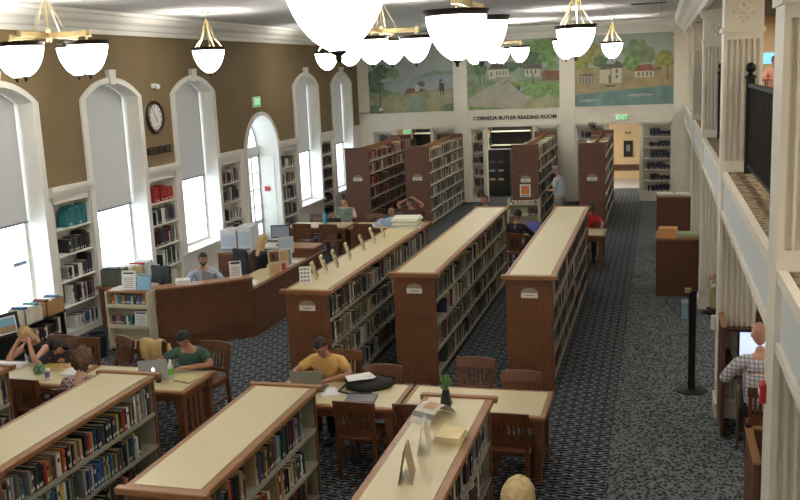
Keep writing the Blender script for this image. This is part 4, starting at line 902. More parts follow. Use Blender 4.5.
# left table
r = thing('green_bag_of_snacks', 'crumpled green and clear bag on the left table', 'bag', (-7.55, 9.62, .751)); t = MB(); t.ball((0, 0, .06), .085, .06, .07, 12, 7); rr = random.Random(9)
t.v = [(x*(1+rr.uniform(-.34, .3)), y*(1+rr.uniform(-.34, .3)), z) for x, y, z in t.v]; t.build('bag_body', mat('crumple_green', (104, 150, 112), .3, var=.7, scale=30), r)
sheets('paper_sheet', 'white sheets lying at the left end of the left table', 'papers', -8.15, 9.72, .751, .3, .42, 4, 80)
sheets('magazine', 'open yellow magazine under the elbow of the blonde woman at the left table', 'magazine', -7.55, 9.9, .751, .42, .28, 2, 5, [mat('mag_yellow', (214, 196, 110), .6, var=.15, scale=14)])
sheets('paper_sheet', 'white paper near the child in the floral top', 'papers', -7.15, 9.75, .751, .22, .3, 2, 12)
r = thing('drink_can', 'small white and purple can on the left table in front of the dark chair', 'can', (-7.28, 9.42, .751)); MB().lathe([(0, 0), (.028, 0), (.032, .01), (.032, .12), (.026, .135), (0, .135)], n=16).build('can_body', paper, r, smooth=True); MB().lathe([(.0326, .03), (.0326, .1)], n=16).build('paper_label', mat('label_purple', (140, 124, 180)), r, smooth=True)
# window-side tables and laptop table
r = thing('teal_bottle', 'tall teal bottle on the window-side reading table', 'bottle', (-7.92, 21.25, .751)); MB().lathe([(0, 0), (.045, 0), (.047, .02), (.047, .22), (.03, .26), (.03, .28)], n=16).build('bottle_body', mat('teal_plastic', (40, 150, 160), .35), r, smooth=True); MB().lathe([(.033, .27), (.033, .31), (0, .31)], n=12).build('cap', mat('teal_dark', (24, 96, 108), .4), r)
r = thing('open_magazine', 'open magazine held up in front of the woman with a bun', 'magazine', (-7.5, 21.5, .83), .1)
for s in (-1, 1): MB().add([(0, 0, 0), (s*.22, -.06, .02), (s*.22, .04, .26), (0, .1, .24), (0, .006, 0), (s*.22, -.054, .02), (s*.22, .046, .26), (0, .106, .24)], [(0,1,2,3),(7,6,5,4),(0,4,5,1),(1,5,6,2),(2,6,7,3),(3,7,4,0)]).build('page', mat('mag_cover', (110, 128, 112), .5, var=.5, scale=14), r)
r = thing('blue_jacket', 'pale blue jacket heaped on the table before the two readers', 'jacket', (-6.15, 21.1, .751), .5)
t = MB(); n = 14; vs = []; m_ = 9
for j in range(m_+1):
    for i in range(n+1):
        u, v = i/n*2-1, j/m_*2-1; e = max(0, 1-(u*u)**1.2)*max(0, 1-(v*v)**1.2); vs.append((u*.42, v*.26, .003+.16*e**.6*(1+.25*math.sin(7*u+3*v)+.15*math.cos(9*v-4*u))))
t.add(vs, [(j*(n+1)+i, j*(n+1)+i+1, (j+1)*(n+1)+i+1, (j+1)*(n+1)+i) for j in range(m_) for i in range(n)]); t.build('jacket_cloth', mat('jacket_blue', (150, 168, 196), .9, var=.06), r, smooth=True)
sheets('paper_sheet', 'white paper under the pale blue jacket', 'paper', -6.55, 20.95, .751, .22, .3, 2, 20)
r = thing('book_cart', 'cream metal book truck parked at the end of the tall bookcase with the orange notice', 'cart', (-3.45, 24.35, 0))
for s in (-1, 1): MB().bbox(s*.4-.015, s*.4+.015, -.2, .2, .1, .92, .006).build('side_panel', cart_paint, r)
for z in (.16, .48, .78): MB().box(-.39, .39, -.2, .2, z-.02, z).build('shelf', cart_paint, r)
MB().box(-.39, .39, .19, .2, .1, .8).build('back', cart_paint, r)
for sx in (-1, 1):
    for sy_ in (-1, 1): MB().tube([(sx*.36-.012, sy_*.15, .05), (sx*.36+.012, sy_*.15, .05)], .05, 10).build('caster', black, r)
row((-3.08, 24.17, .782), (0, -1), .7, .12, 'top shelf, cream book truck', [8, 7, 9, 6, 4], .6, depth=.16)
row((-3.08, 24.17, .482), (0, -1), .3, .24, 'middle shelf, cream book truck', DARK, .6, depth=.16)

# ================================================================ PENDANT LAMPS
def bowl_profile(r, h): return [(r*max(.17, math.sqrt(max(0, 1-(i/14)**1.6))), -h*i/14) for i in range(15)] + [(.01, -h)]
def lamp_light(parent, loc, p):
    d = bpy.data.lights.new('lamp_light', 'POINT'); d.energy = p; d.color = (1, .97, .92); d.shadow_soft_size = .12
    o = bpy.data.objects.new('lamp_light', d); COL.objects.link(o); o.parent = parent; o.location = loc
def bowl(parent, x, y, z, r, h, part=True):
    b = MB(); b.lathe(bowl_profile(r, h), (x, y, z), 32); o = b.build('lamp_bowl', bowl_m, parent, smooth=True)
    t = MB(); t.lathe([(r*.97, -.005), (r*1.0, 0), (r*1.10, .05), (r*1.11, .06), (r*1.02, .05), (r*.97, .0)], (x, y, z), 32); t.build('rim', bronze, o, smooth=True)
    t = MB(); t.lathe([(.0, -.0), (.05, -.0), (.045, -.025), (.018, -.04), (.02, -.055), (.014, -.075), (0, -.08)], (x, y, z-h+.012), 12); t.build('finial', bronze, o, smooth=True)
    return o
def pendant(label, x, y, zr=4.88, r=.30, h=.42):
    t = thing('pendant_lamp', label, 'lamp', (x, y, ZC), 0, 'single bowl pendant lamps'); z = zr-ZC
    bowl(t, 0, 0, z, r, h)
    MB().lathe([(0, 0), (.085, 0), (.08, -.02), (.03, -.05), (.012, -.06), (.012, -.16), (.03, -.17), (.03, -.2), (0, -.2)], n=16).build('canopy', brass, t, smooth=True)
    for k in range(5):
        a = 2*PI*k/5+.3; c, s = math.cos(a), math.sin(a)
        MB().tube([(c*.02, s*.02, -.18), (c*.07, s*.07, -.32), (c*.14, s*.14, -.50), (c*r*.92, s*r*.92, z+.05)], .011, 6).build('rod', brass, t, smooth=True)
    lamp_light(t, (0, 0, z-.12), BOWL_LAMP)
def chandelier(label, x, y, zr=4.86, ang=0, L=.60, r=.27, h=.40, arms=(0, 1, 2, 3)):
    t = thing('chandelier', label, 'lamp', (x, y, ZC), math.radians(ang), 'four bowl chandeliers'); z = zr-ZC
    MB().lathe([(0, 0), (.09, 0), (.08, -.02), (.02, -.05), (0, -.05)], n=16).build('canopy', brass, t, smooth=True)
    MB().tube([(0, 0, -.04), (0, 0, z+.2)], .014, 8).build('stem', brass, t)
    MB().lathe([(0, .25), (.04, .24), (.045, .16), (.04, .08), (.02, .06), (0, .06)], (0, 0, z), 12).build('hub', brass, t, smooth=True)
    for k in arms:
        a = PI/2*k; c, s = math.cos(a), math.sin(a)
        b = MB(); b.bar((c*.03, s*.03, z+.16), (c*(L+.02), s*(L+.02), z+.16), .045, .07); arm = b.build('arm', brass, t)
        MB().tube([(c*(L+.03), s*(L+.03), z+.115), (c*(L+.03), s*(L+.03), z+.205)], .042, 10).build('arm_cap', brass, arm)
        MB().tube([(c*.02, s*.02, -.06), (c*L*.45, s*L*.45, z+.2)], .004, 5).build('wire', brass, t)
        MB().tube([(c*L, s*L, z+.1), (c*L, s*L, z-.05)], .012, 6).build('socket', brass, t)
        bowl(t, c*L, s*L, z, r, h)
    for k in arms: lamp_light(t, (math.cos(PI/2*k)*L, math.sin(PI/2*k)*L, z-.12), BOWL_LAMP*.8)
pendant('single bowl pendant lamp hanging by the left wall, just right of the round clock', -8.3, 16.47)
pendant('single bowl pendant lamp by the left wall, mostly hidden by the great bowl overhead', -8.3, 23.1)
pendant('single bowl pendant lamp in front of the second white pilaster, largest by the columns', -1.27, 14.95, zr=4.85)
pendant('single bowl pendant lamp half hidden behind the largest lamp by the columns', -2.12, 22.3)
pendant('small single bowl pendant lamp before the lake mural, nearest the end wall', -1.33, 27.6)
pendant('great bowl pendant lamp overhead, nearest the camera, cut by the top edge', -1.76, 5.1, zr=4.84)
chandelier('four bowl brass chandelier at the upper left, close to the left wall', -8.25, 11.55)
chandelier('added four bowl brass chandelier over the low bookcases, outside the left edge of the picture', -5.2, 4.6)  # added out of view to brighten surfaces facing the camera
chandelier('added unseen four bowl brass chandelier at the near end of the room, mid-room', -4.6, -2.0)  # added behind the camera as extra light on camera-facing sides
chandelier('added unseen four bowl brass chandelier at the near end, beside the columns', -1.2, -3.2)  # added behind the camera to lift the right-hand columns
chandelier('four bowl brass chandelier before the mural with the walking figure', -4.65, 15.8)
chandelier('four bowl brass chandelier before the village street mural, farthest from the camera', -4.42, 26.4, L=.64)
chandelier('brass chandelier with two large bowls in line, above the mid-room long bookcase', -2.0, 10.17, zr=4.83, L=.68, arms=(1, 3), r=.31, h=.44)

# ================================================================ WALL AND CEILING FIXTURES
r = thing('wall_clock', 'round wall clock with a dark wooden rim on the brown wall', 'clock', (XL+.0, 16.87, 3.64))
def disc(mb, rad, x, n=32, mi=None, c=(0, 0)): mb.add([(x, c[0]+rad*math.cos(2*PI*k/n), c[1]+rad*math.sin(2*PI*k/n)) for k in range(n)], [list(range(n))], mi)
t = MB(); n = 32
for (ra, xa), (rb, xb) in zip([(.33, 0), (.33, .04), (.30, .065), (.26, .05), (.255, .03)], [(.33, .04), (.30, .065), (.26, .05), (.255, .03), (.25, .02)]):
    t.add([(xx, rr_*math.cos(2*PI*k/n), rr_*math.sin(2*PI*k/n)) for rr_, xx in ((ra, xa), (rb, xb)) for k in range(n)], [(k, (k+1) % n, n+(k+1) % n, n+k) for k in range(n)])
t.build('rim', mat('clock_rim', (56, 36, 26), .35), r, smooth=True)
t = MB(); disc(t, .262, .028); f = t.build('dial', mat('clock_face', (222, 220, 212), .6), r)
t = MB()
for k in range(12):
    a = 2*PI*k/12; t.bar((.030, .19*math.sin(a), .19*math.cos(a)), (.030, .235*math.sin(a), .235*math.cos(a)), .012 if k % 3 else .02, .004, up=(1, 0, 0))
t.build('hour_marks', black, f)
for nm, deg, l, w in (('hour_hand', 150, .12, .018), ('minute_hand', 330, .19, .012)):
    a = math.radians(deg); MB().bar((.034, 0, 0), (.034, l*math.sin(a), l*math.cos(a)), w, .004, up=(1, 0, 0)).build(nm, black, r)
tag(text('wall_lettering', 'REFERENCE', .21, dark_ink, (XL+.012, 16.93, 2.97), (PI/2, 0, PI/2), .98, depth=.012), 'dark raised lettering reading REFERENCE on the brown wall under the clock', 'lettering')
tag(text('wall_lettering', 'CORNELIA BUTLER READING ROOM', .165, dark_ink, (-4.54, YF-.012, 2.745), (PI/2, 0, 0), 2.7, depth=.012), 'dark lettering naming the reading room, below the village street mural', 'lettering')
r = thing('security_camera', 'small white dome camera on the brown wall above the clock', 'camera', (XL, 16.9, 4.26)); MB().box(0, .06, -.05, .05, -.05, .05).build('mount', white, r)
t = MB(); t.ball((.1, .03, -.02), .055, .055, .055, 12, 8); t.build('dome', paper, r, smooth=True); t = MB(); t.ball((.12, .07, -.03), .03, .03, .03, 10, 6); t.build('lens', black, r, smooth=True)
def exit_sign(label, loc, rz, w=.42, h=.24):
    r = thing('exit_sign', label, 'sign', loc, rz); MB().bbox(-w/2, w/2, -.05, 0, 0, h, .01).build('housing', cream_paint, r)
    MB().box(-w/2+.02, w/2-.02, -.053, -.05, .02, h-.02).build('face', exit_white, r)
    text('lettering', 'EXIT', .2, green_exit, (0, -.055, h/2), (PI/2, 0, 0), w*.8, r, .002)
exit_sign('small green and beige exit sign on the brown wall above the arched glass door', (XL, 21.82, 3.62), PI/2, .46, .26)
exit_sign('pale green exit sign hanging in the far left opening of the end wall', (-8.2, YF+.25, 2.29), 0, .32, .16)
exit_sign('green exit sign below the lake mural, over the opening to the tan hall', (-1.16, YF-.02, 2.57), 0, .42, .18)
o = MB().box(0, .03, -.07, .07, 0, .12).build('fire_alarm_pull', red_m); o.location = (-10.15, 22.965, 1.35); o.rotation_euler.z = -PI/2; tag(o, 'small red alarm box on the white reveal of the arched glass door', 'fire alarm')
o = MB().bbox(-.06, .06, -.12, 0, 0, .1, .01).build('thermostat', white); o.location = (-9.0, YF-.0, 1.9+1.2); tag(o, 'small white box on the end wall near the left corner', 'thermostat')
r = thing('ceiling_camera', 'small silver and black dome under the end wall lintel, above the aisle-side tall bookcase', 'camera', (-2.05, 29.9, 2.43)); t = MB(); t.lathe([(0, .1), (.11, .1), (.11, .03), (.07, -.04), (0, -.06)], n=16); t.build('dome', steel, r, smooth=True); t = MB(); t.ball((.05, -.06, -.0), .05, .05, .06, 10, 6); t.build('lens', black, r, smooth=True); MB().box(-.02, .02, 0, .3, .08, .12).build('bracket', steel, r)
r = thing('ceiling_vent', 'dark slotted air vent in the ceiling near the right beam', 'vent', (-.27, 22.06, ZC)); MB().box(-.38, .38, -.12, .12, -.012, 0).build('frame', grey_plastic, r)
for k in range(3): MB().box(-.36, .36, -.09+.07*k, -.05+.07*k, -.02, -.012).build('slot', black, r)

# ================================================================ MURALS
def rgbm(n, c, var=.25, sc=3.0): return mat('paint_'+n, c, .8, var=var, scale=sc, stretch=(1, 1, 1))
PM = [rgbm('sky', (172, 182, 174), .08, 1.2), rgbm('far_hill', (148, 165, 142), .2), rgbm('green', (138, 158, 121), .3), rgbm('dark_tree', (108, 128, 102), .4, 6), rgbm('river', (165, 174, 176), .15),
      rgbm('field', (165, 165, 130), .25), rgbm('road', (172, 170, 151), .12), rgbm('house', (201, 200, 178), .1), rgbm('roof', (111, 108, 98), .2), rgbm('bright_tree', (132, 165, 107), .45, 6),
      rgbm('barn', (138, 108, 91), .2), rgbm('lake', (119, 148, 145), .3, 2), rgbm('autumn_tree', (158, 159, 98), .4, 6), rgbm('sand', (169, 155, 117), .2), rgbm('figure', (96, 89, 80), .1), rgbm('red_roof', (151, 103, 88), .15)]
class Mural:
    def __init__(s, uL, uR, vT, vB, X0, X1, Z0, Z1): s.q = (uL, uR, vT, vB, X0, X1, Z0, Z1); s.mb = MB(); s.k = 0
    def P(s, u, v): uL, uR, vT, vB, X0, X1, Z0, Z1 = s.q; return (min(X1, max(X0, X0+(u-uL)/(uR-uL)*(X1-X0))), min(Z1, max(Z0, Z0+(vB-v)/(vB-vT)*(Z1-Z0))))
    def poly(s, pts, mi): s.k += 1; y = -.004-.0006*s.k; P = [s.P(u, v) for u, v in pts]; s.mb.add([(x, y, z) for x, z in P][::1], [list(range(len(P)))], mi)
    def blob(s, u, v, ru, rv, mi, seed=0, n=22):
        r = random.Random(seed+int(u*7+v)); s.poly([(u+ru*(1+r.uniform(-.22, .16))*math.cos(2*PI*i/n), v-rv*(1+r.uniform(-.22, .16))*math.sin(2*PI*i/n)) for i in range(n)], mi)
    def rect(s, a, b, c, d, mi): s.poly([(a, d), (b, d), (b, c), (a, c)], mi)
    def done(s, label):
        X0, X1, Z0, Z1 = s.q[4:]; s.mb.box(X0, X1, -.004, 0, Z0, Z1, 0); o = s.mb.build('mural', PM); o.location = (0, YF-.002, 0); return tag(o, label, 'mural', None)
m = Mural(370, 455, 40, 112, -9.42, -6.52, 3.03, 5.21)
m.poly([(370, 84), (390, 78), (405, 79), (420, 74), (436, 68), (455, 69), (455, 92), (370, 92)], 1); m.rect(370, 455, 86, 112, 2); m.poly([(398, 76), (455, 72), (455, 80), (420, 84), (398, 84)], 4); m.poly([(384, 80), (455, 79), (455, 88), (404, 92), (384, 86)], 4)
m.poly([(370, 96), (400, 92), (440, 88), (455, 90), (455, 112), (370, 112)], 5); m.poly([(410, 98), (430, 90), (424, 112), (408, 112)], 1); m.blob(378, 84, 9, 7, 3); m.blob(384, 68, 10, 8, 3); m.blob(374, 74, 8, 8, 3); m.blob(396, 70, 6, 6, 2); m.rect(380.4, 382, 72, 104, 8); m.blob(376, 108, 9, 5, 3)
m.poly([(406, 92), (409, 87), (412, 86), (428, 88), (424, 91)], 10); m.blob(423, 82, 4, 3, 8); m.rect(417, 421, 83, 90, 7); m.rect(441.5, 443.2, 81, 90, 14); m.blob(442.6, 79, 1.4, 1.6, 14); m.rect(442, 443, 88, 96, 14); m.rect(444.6, 445.8, 88, 95, 14); m.rect(441, 446, 82, 90, 14); m.blob(450, 108, 8, 4, 3)
m.done('painted mural of a green valley with a river and a walking figure')
m = Mural(468, 560, 38, 110, -6.06, -3.08, 3.03, 5.21)
m.rect(468, 560, 76, 110, 2); m.poly([(468, 70), (500, 72), (530, 66), (560, 70), (560, 80), (468, 80)], 1)
m.poly([(512, 74), (516, 75), (490, 92), (478, 110), (468, 110), (468, 98)], 6); m.poly([(506, 84), (516, 76), (540, 110), (470, 110), (468, 100)], 6); m.poly([(510, 82), (560, 84), (560, 100), (526, 96)], 9); m.poly([(530, 100), (560, 96), (560, 110), (520, 110)], 5); m.poly([(468, 106), (500, 108), (505, 110), (468, 110)], 9)
m.blob(538, 52, 17, 14, 9); m.blob(548, 50, 10, 14, 9); m.blob(530, 60, 12, 10, 3); m.blob(553, 66, 6, 5, 9); m.blob(476, 70, 9, 10, 2); m.blob(482, 66, 7, 8, 3); m.rect(480.5, 482, 70, 84, 8); m.rect(484.5, 486, 70, 83, 3); m.blob(512, 66, 8, 5, 3)
m.rect(490, 497, 67, 78, 7); m.poly([(489, 68), (494, 62), (508, 64), (511, 68)], 8); m.rect(496, 510, 68, 76, 7); m.rect(492, 493.6, 71, 75, 8)
for k in range(4): m.rect(498+3*k, 499.2+3*k, 70, 74, 8)
m.rect(526, 541, 68, 77, 7); m.poly([(525, 69), (529, 65), (543, 65), (543, 69)], 8); m.rect(543, 560, 74, 82, 10); m.poly([(542, 75), (545, 71), (560, 72), (560, 76)], 15); m.rect(533.4, 534.6, 74, 84, 8)
for k in range(3): m.rect(528+4*k, 529.5+4*k, 70, 74, 8)
m.poly([(509, 86), (512, 90), (526, 88), (524, 92), (518, 91), (512, 93)], 4); m.rect(519, 521, 86, 91, 14)
m.done('painted mural of a village street with white houses and big trees, above the room name')
m = Mural(575, 673, 33, 105, -2.60, .40, 3.03, 5.21)
m.poly([(575, 66), (673, 64), (673, 86), (575, 88)], 13); m.poly([(575, 92), (600, 88), (640, 86), (673, 84), (673, 105), (575, 105)], 11); m.poly([(575, 89), (610, 85), (650, 84), (673, 81), (673, 86), (640, 88), (604, 90), (575, 93)], 13)
m.blob(594, 52, 9, 12, 12); m.blob(582, 60, 9, 8, 12); m.blob(601, 60, 7, 6, 3); m.blob(638, 52, 14, 13, 2); m.blob(632, 62, 9, 8, 9); m.blob(648, 56, 7, 8, 2); m.blob(663, 60, 10, 9, 12); m.rect(666.4, 667.4, 66, 82, 8)
m.rect(600, 610, 68, 82, 7); m.poly([(599, 68), (606, 62), (614, 63), (612, 68)], 8); m.rect(612, 622, 66, 82, 7); m.poly([(611, 67), (617, 59), (623, 63), (623, 67)], 8); m.rect(579, 594, 73, 83, 6); m.rect(579, 594, 72, 73.5, 8)
for k in range(5): m.rect(580+3*k, 581+3*k, 74, 82, 8)
m.rect(616, 618, 68, 72, 8); m.rect(616, 618, 74, 77, 8); m.rect(609, 611, 74, 82, 8); m.rect(635, 654, 70, 77, 7); m.poly([(634, 71), (638, 65), (650, 64), (655, 71)], 15)
for k in range(4): m.rect(638+4*k, 639.6+4*k, 72, 76, 8)
m.rect(655, 661, 68, 70, 8); m.rect(606, 616, 84, 85.5, 14); m.blob(590, 99, 12, 1.6, 4); m.blob(640, 95, 14, 1.4, 4)
m.done('painted mural of a mill and a red-roofed house beside a lake')

# ================================================================ BALCONY RAILINGS
def railing(label, y0, y1, x=.97):
    r = thing('iron_railing', label, 'railing', (x, y0, 3.0), 0, 'iron railings between the balcony columns'); L = y1-y0
    for y in (0, L):
        t = MB(); t.bbox(-.045, .045, y-.045, y+.045, 0, 1.06, .008); t.lathe([(.06, 1.06), (.06, 1.09), (.03, 1.11), (.022, 1.13)], (0, y, 0), 12); t.ball((0, y, 1.18), .055, .055, .06, 12, 8); t.build('newel_post', iron, r)
    MB().bbox(-.03, .03, .04, L-.04, .97, 1.01, .008).build('top_rail', iron, r); MB().box(-.02, .02, .04, L-.04, .08, .11).build('bottom_rail', iron, r)
    n = int(L/.11)
    for k in range(1, n):
        y = L*k/n; MB().box(-.008, .008, y-.008, y+.008, .11, .97).build('baluster', iron, r)
    t = MB()
    for k in range(1, n, 2):
        y = L*(k+.5)/n
        for zz in (.3, .55, .8):
            t.tube([(0, y-.035, zz), (0, y-.02, zz+.05), (0, y+.02, zz+.05), (0, y+.035, zz), (0, y+.02, zz-.05), (0, y-.02, zz-.05), (0, y-.035, zz)], .006, 4, cap=False)
    t.build('scroll_lattice', iron, r)
    MB().box(-.015, .015, L*.5-.015, L*.5+.015, 0, .1).build('foot', iron, r)
RL = ['black iron railing between the two nearest white columns', 'black iron railing between the second and third white columns', 'black iron railing between the third and fourth white columns']
for i, (a, b) in enumerate(((6.5, 11.2), (11.95, 16.5), (17.25, 21.7))): railing(RL[i], a, b)
o = MB().box(-.25, .25, -.04, 0, 0, .32).build('wall_screen', mat('wall_screen', (120, 190, 235), .3, emit=1.0)); o.location = (3.2, YF-.06, 4.12); tag(o, 'pale blue screen on the tan end wall of the balcony', 'screen')
r = thing('balcony_bookcase', 'tall dark bookcase on the balcony beside the nearest white column', 'bookcase', (1.96, 15.5, 3.0)); MB().bbox(-.0, .35, -2.0, 2.0, 0, 2.1, .01).build('carcass', black, r)
for k in range(5): MB().box(-.02, 0, -1.95, 1.95, .1+.4*k, .13+.4*k).build('shelf', carrel_wood, r)

# ================================================================ PEOPLE
SKIN = [mat('skin_light', (206, 158, 130), .55, var=.05), mat('skin_tan', (178, 128, 100), .55, var=.05), mat('skin_pink', (214, 156, 136), .55, var=.05)]
eye_w = mat('eye_white', (226, 222, 214), .3); eye_d = mat('eye_dark', (40, 28, 22), .3); lip = mat('lip', (160, 92, 84), .5)
def skin_mesh(name, verts, edges, radii, mats, parent, levels=2):
    me = bpy.data.meshes.new(name); me.from_pydata([tuple(v) for v in verts], edges, []); me.update()
    o = bpy.data.objects.new(name, me); COL.objects.link(o)
    o.modifiers.new('skin', 'SKIN'); sv = me.skin_vertices[0].data
    for i, r in enumerate(radii): sv[i].radius = r if isinstance(r, tuple) else (r, r); sv[i].use_root = (i == 0)
    s = o.modifiers.new('sub', 'SUBSURF'); s.levels = levels; s.render_levels = levels
    dg = bpy.context.evaluated_depsgraph_get(); nm = bpy.data.meshes.new_from_object(o.evaluated_get(dg)); nm.name = name
    bpy.data.objects.remove(o); bpy.data.meshes.remove(me)
    nm.materials.clear()
    for m in mats: nm.materials.append(m)
    nm.polygons.foreach_set('use_smooth', [True]*len(nm.polygons))
    nm.polygons.foreach_set('material_index', [0]*len(nm.polygons))
    o = bpy.data.objects.new(name, nm); COL.objects.link(o)
    if parent is not None: o.parent = parent
    return o
class G:
    def __init__(s): s.v = []; s.e = []; s.r = []
    def add(s, p, r, prev=None):
        s.v.append(Vector(p)); s.r.append(r)
        if prev is not None: s.e.append((prev, len(s.v)-1))
        return len(s.v)-1
def head_geo(T, skin_slot=0):
    """sphere shaped into a head: forehead, eye sockets, nose, chin, ears; slots 0 skin 1 eye white 2 eye dark 3 lip"""
    mb = MB(); mb.T = T; n, m = 24, 18; vs = []; fs = []
    for i in range(m+1):
        th = PI*i/m
        for k in range(n):
            a = 2*PI*k/n; x, y, z = math.sin(th)*math.cos(a), math.sin(th)*math.sin(a), math.cos(th)
            px, py, pz = x*.075, y*.094, z*.116
            if z < 0: px *= 1-.32*(-z)**1.4*(.45+.55*max(0, y)); py *= 1-.12*(-z)**2 if y > 0 else 1-.22*(-z)
            if y > 0:
                py += .020*math.exp(-((x/.16)**2 + ((z+.12)/.2)**2)) + .010*math.exp(-((x/.2)**2+((z+.78)/.16)**2))
                for sx in (-1, 1): py -= .009*math.exp(-(((x-sx*.4)/.2)**2 + ((z-.12)/.13)**2))
                py += .005*math.exp(-((z-.34)/.12)**2)
            vs.append((px, py, pz))
    for i in range(m):
        for k in range(n): fs.append((i*n+k, (i+1)*n+k, (i+1)*n+(k+1) % n, i*n+(k+1) % n))
    mb.add(vs, fs, 0)
    for s in (-1, 1):
        mb.ball((s*.075, -.008, -.005), .012, .022, .032, 8, 6, 0); mb.ball((s*.031, .076, .014), .012, .010, .009, 8, 6, 1); mb.ball((s*.031, .084, .013), .006, .004, .006, 8, 4, 2)
        mb.bar((s*.015, .090, .034), (s*.045, .080, .036), .007, .006, 2)
    mb.ball((0, .086, -.058), .022, .010, .007, 10, 6, 3); mb.ball((0, .112-.004, -.022), .012, .012, .010, 8, 6, 0)
    return mb
def hair_geo(T, style):
    mb = MB(); n, m = 28, 18; rr = random.Random(len(style)*3+1); off = {'curly': .052, 'wavy': .055, 'cap': .014, 'beanie': .014}.get(style, .011)
    V = {}; vs = []; fs = []
    def keep(x, y, z):
        if style == 'fringe': return z < .15 and z > -.5 and y < .15
        if style in ('short', 'beard_short', 'cap', 'bun', 'beanie'): return (z > .52) or (y < .35 and z > .15) or (y < .1 and z > -.45)
        if style == 'crop': return (z > .6) or (y < .25 and z > .25) or (y < .0 and z > -.4)
        if style == 'curly': return (z > .42) or (y < .45 and z > -.2) or (y < .2 and z > -.95)
        return (z > .5) or (y < .38 and z > .0) or (y < .3 and z > -1.1)      # long
    pts = []
    for i in range(m+1):
        th = PI*i/m
        for k in range(n):
            a = 2*PI*k/n; x, y, z = math.sin(th)*math.cos(a), math.sin(th)*math.sin(a), math.cos(th)
            f = 1 + (rr.uniform(-.22, .16) if style == 'curly' else rr.uniform(-.03, .03) if style == 'wavy' else rr.uniform(-.02, .03))
            px, py, pz = x*(.075+off)*f, y*(.094+off)*f, z*(.116+off)*f
            if style in ('long', 'wavy') and z < 0: pz = z*.30; q = min(1, -z*1.4); px = px*(1-q) + (x/max(.25, math.hypot(x, y)))*.095*q; py = py*(1-q) + (min(y, .1)/max(.25, math.hypot(x, y)))*.085*q - .02*q
            if style not in ('long', 'wavy') and z < 0: px *= 1-.25*(-z); py *= 1-.25*(-z)
            pts.append((px, py, pz, keep(x, y, z)))
    for i in range(m):
        for k in range(n):
            q = (i*n+k, (i+1)*n+k, (i+1)*n+(k+1) % n, i*n+(k+1) % n)
            if sum(pts[j][3] for j in q) >= 3: fs.append(q)
    mb.add([p[:3] for p in pts], fs)
    if style == 'bun': mb.ball((0, -.03, .15), .05, .05, .045, 12, 8)
    if style == 'cap': mb.add([(-.07, .06, .075), (.07, .06, .075), (.06, .17, .06), (-.06, .17, .06), (-.07, .06, .085), (.07, .06, .085), (.06, .17, .068), (-.06, .17, .068)], [(3,2,1,0),(4,5,6,7),(0,1,5,4),(1,2,6,5),(2,3,7,6),(3,0,4,7)])
    mb.v = [tuple(T @ Vector(p)) for p in mb.v]; return mb
def beard_geo(T):
    mb = MB(); n, m = 24, 18; pts = []; fs = []
    for i in range(m+1):
        th = PI*i/m
        for k in range(n):
            a = 2*PI*k/n; x, y, z = math.sin(th)*math.cos(a), math.sin(th)*math.sin(a), math.cos(th)
            px, py, pz = x*.083, y*.106, z*.130
            if z < 0: px *= 1-.28*(-z)**1.4; py *= 1-.06*(-z)**2
            pts.append((px, py, pz, z < -.30 and y > -.1 and not (abs(x) < .22 and z > -.58 and z < -.44)))
    for i in range(m):
        for k in range(n):
            q = (i*n+k, (i+1)*n+k, (i+1)*n+(k+1) % n, i*n+(k+1) % n)
            if sum(pts[j][3] for j in q) >= 3: fs.append(q)
    mb.add([tuple(T @ Vector(p[:3])) for p in pts], fs); return mb
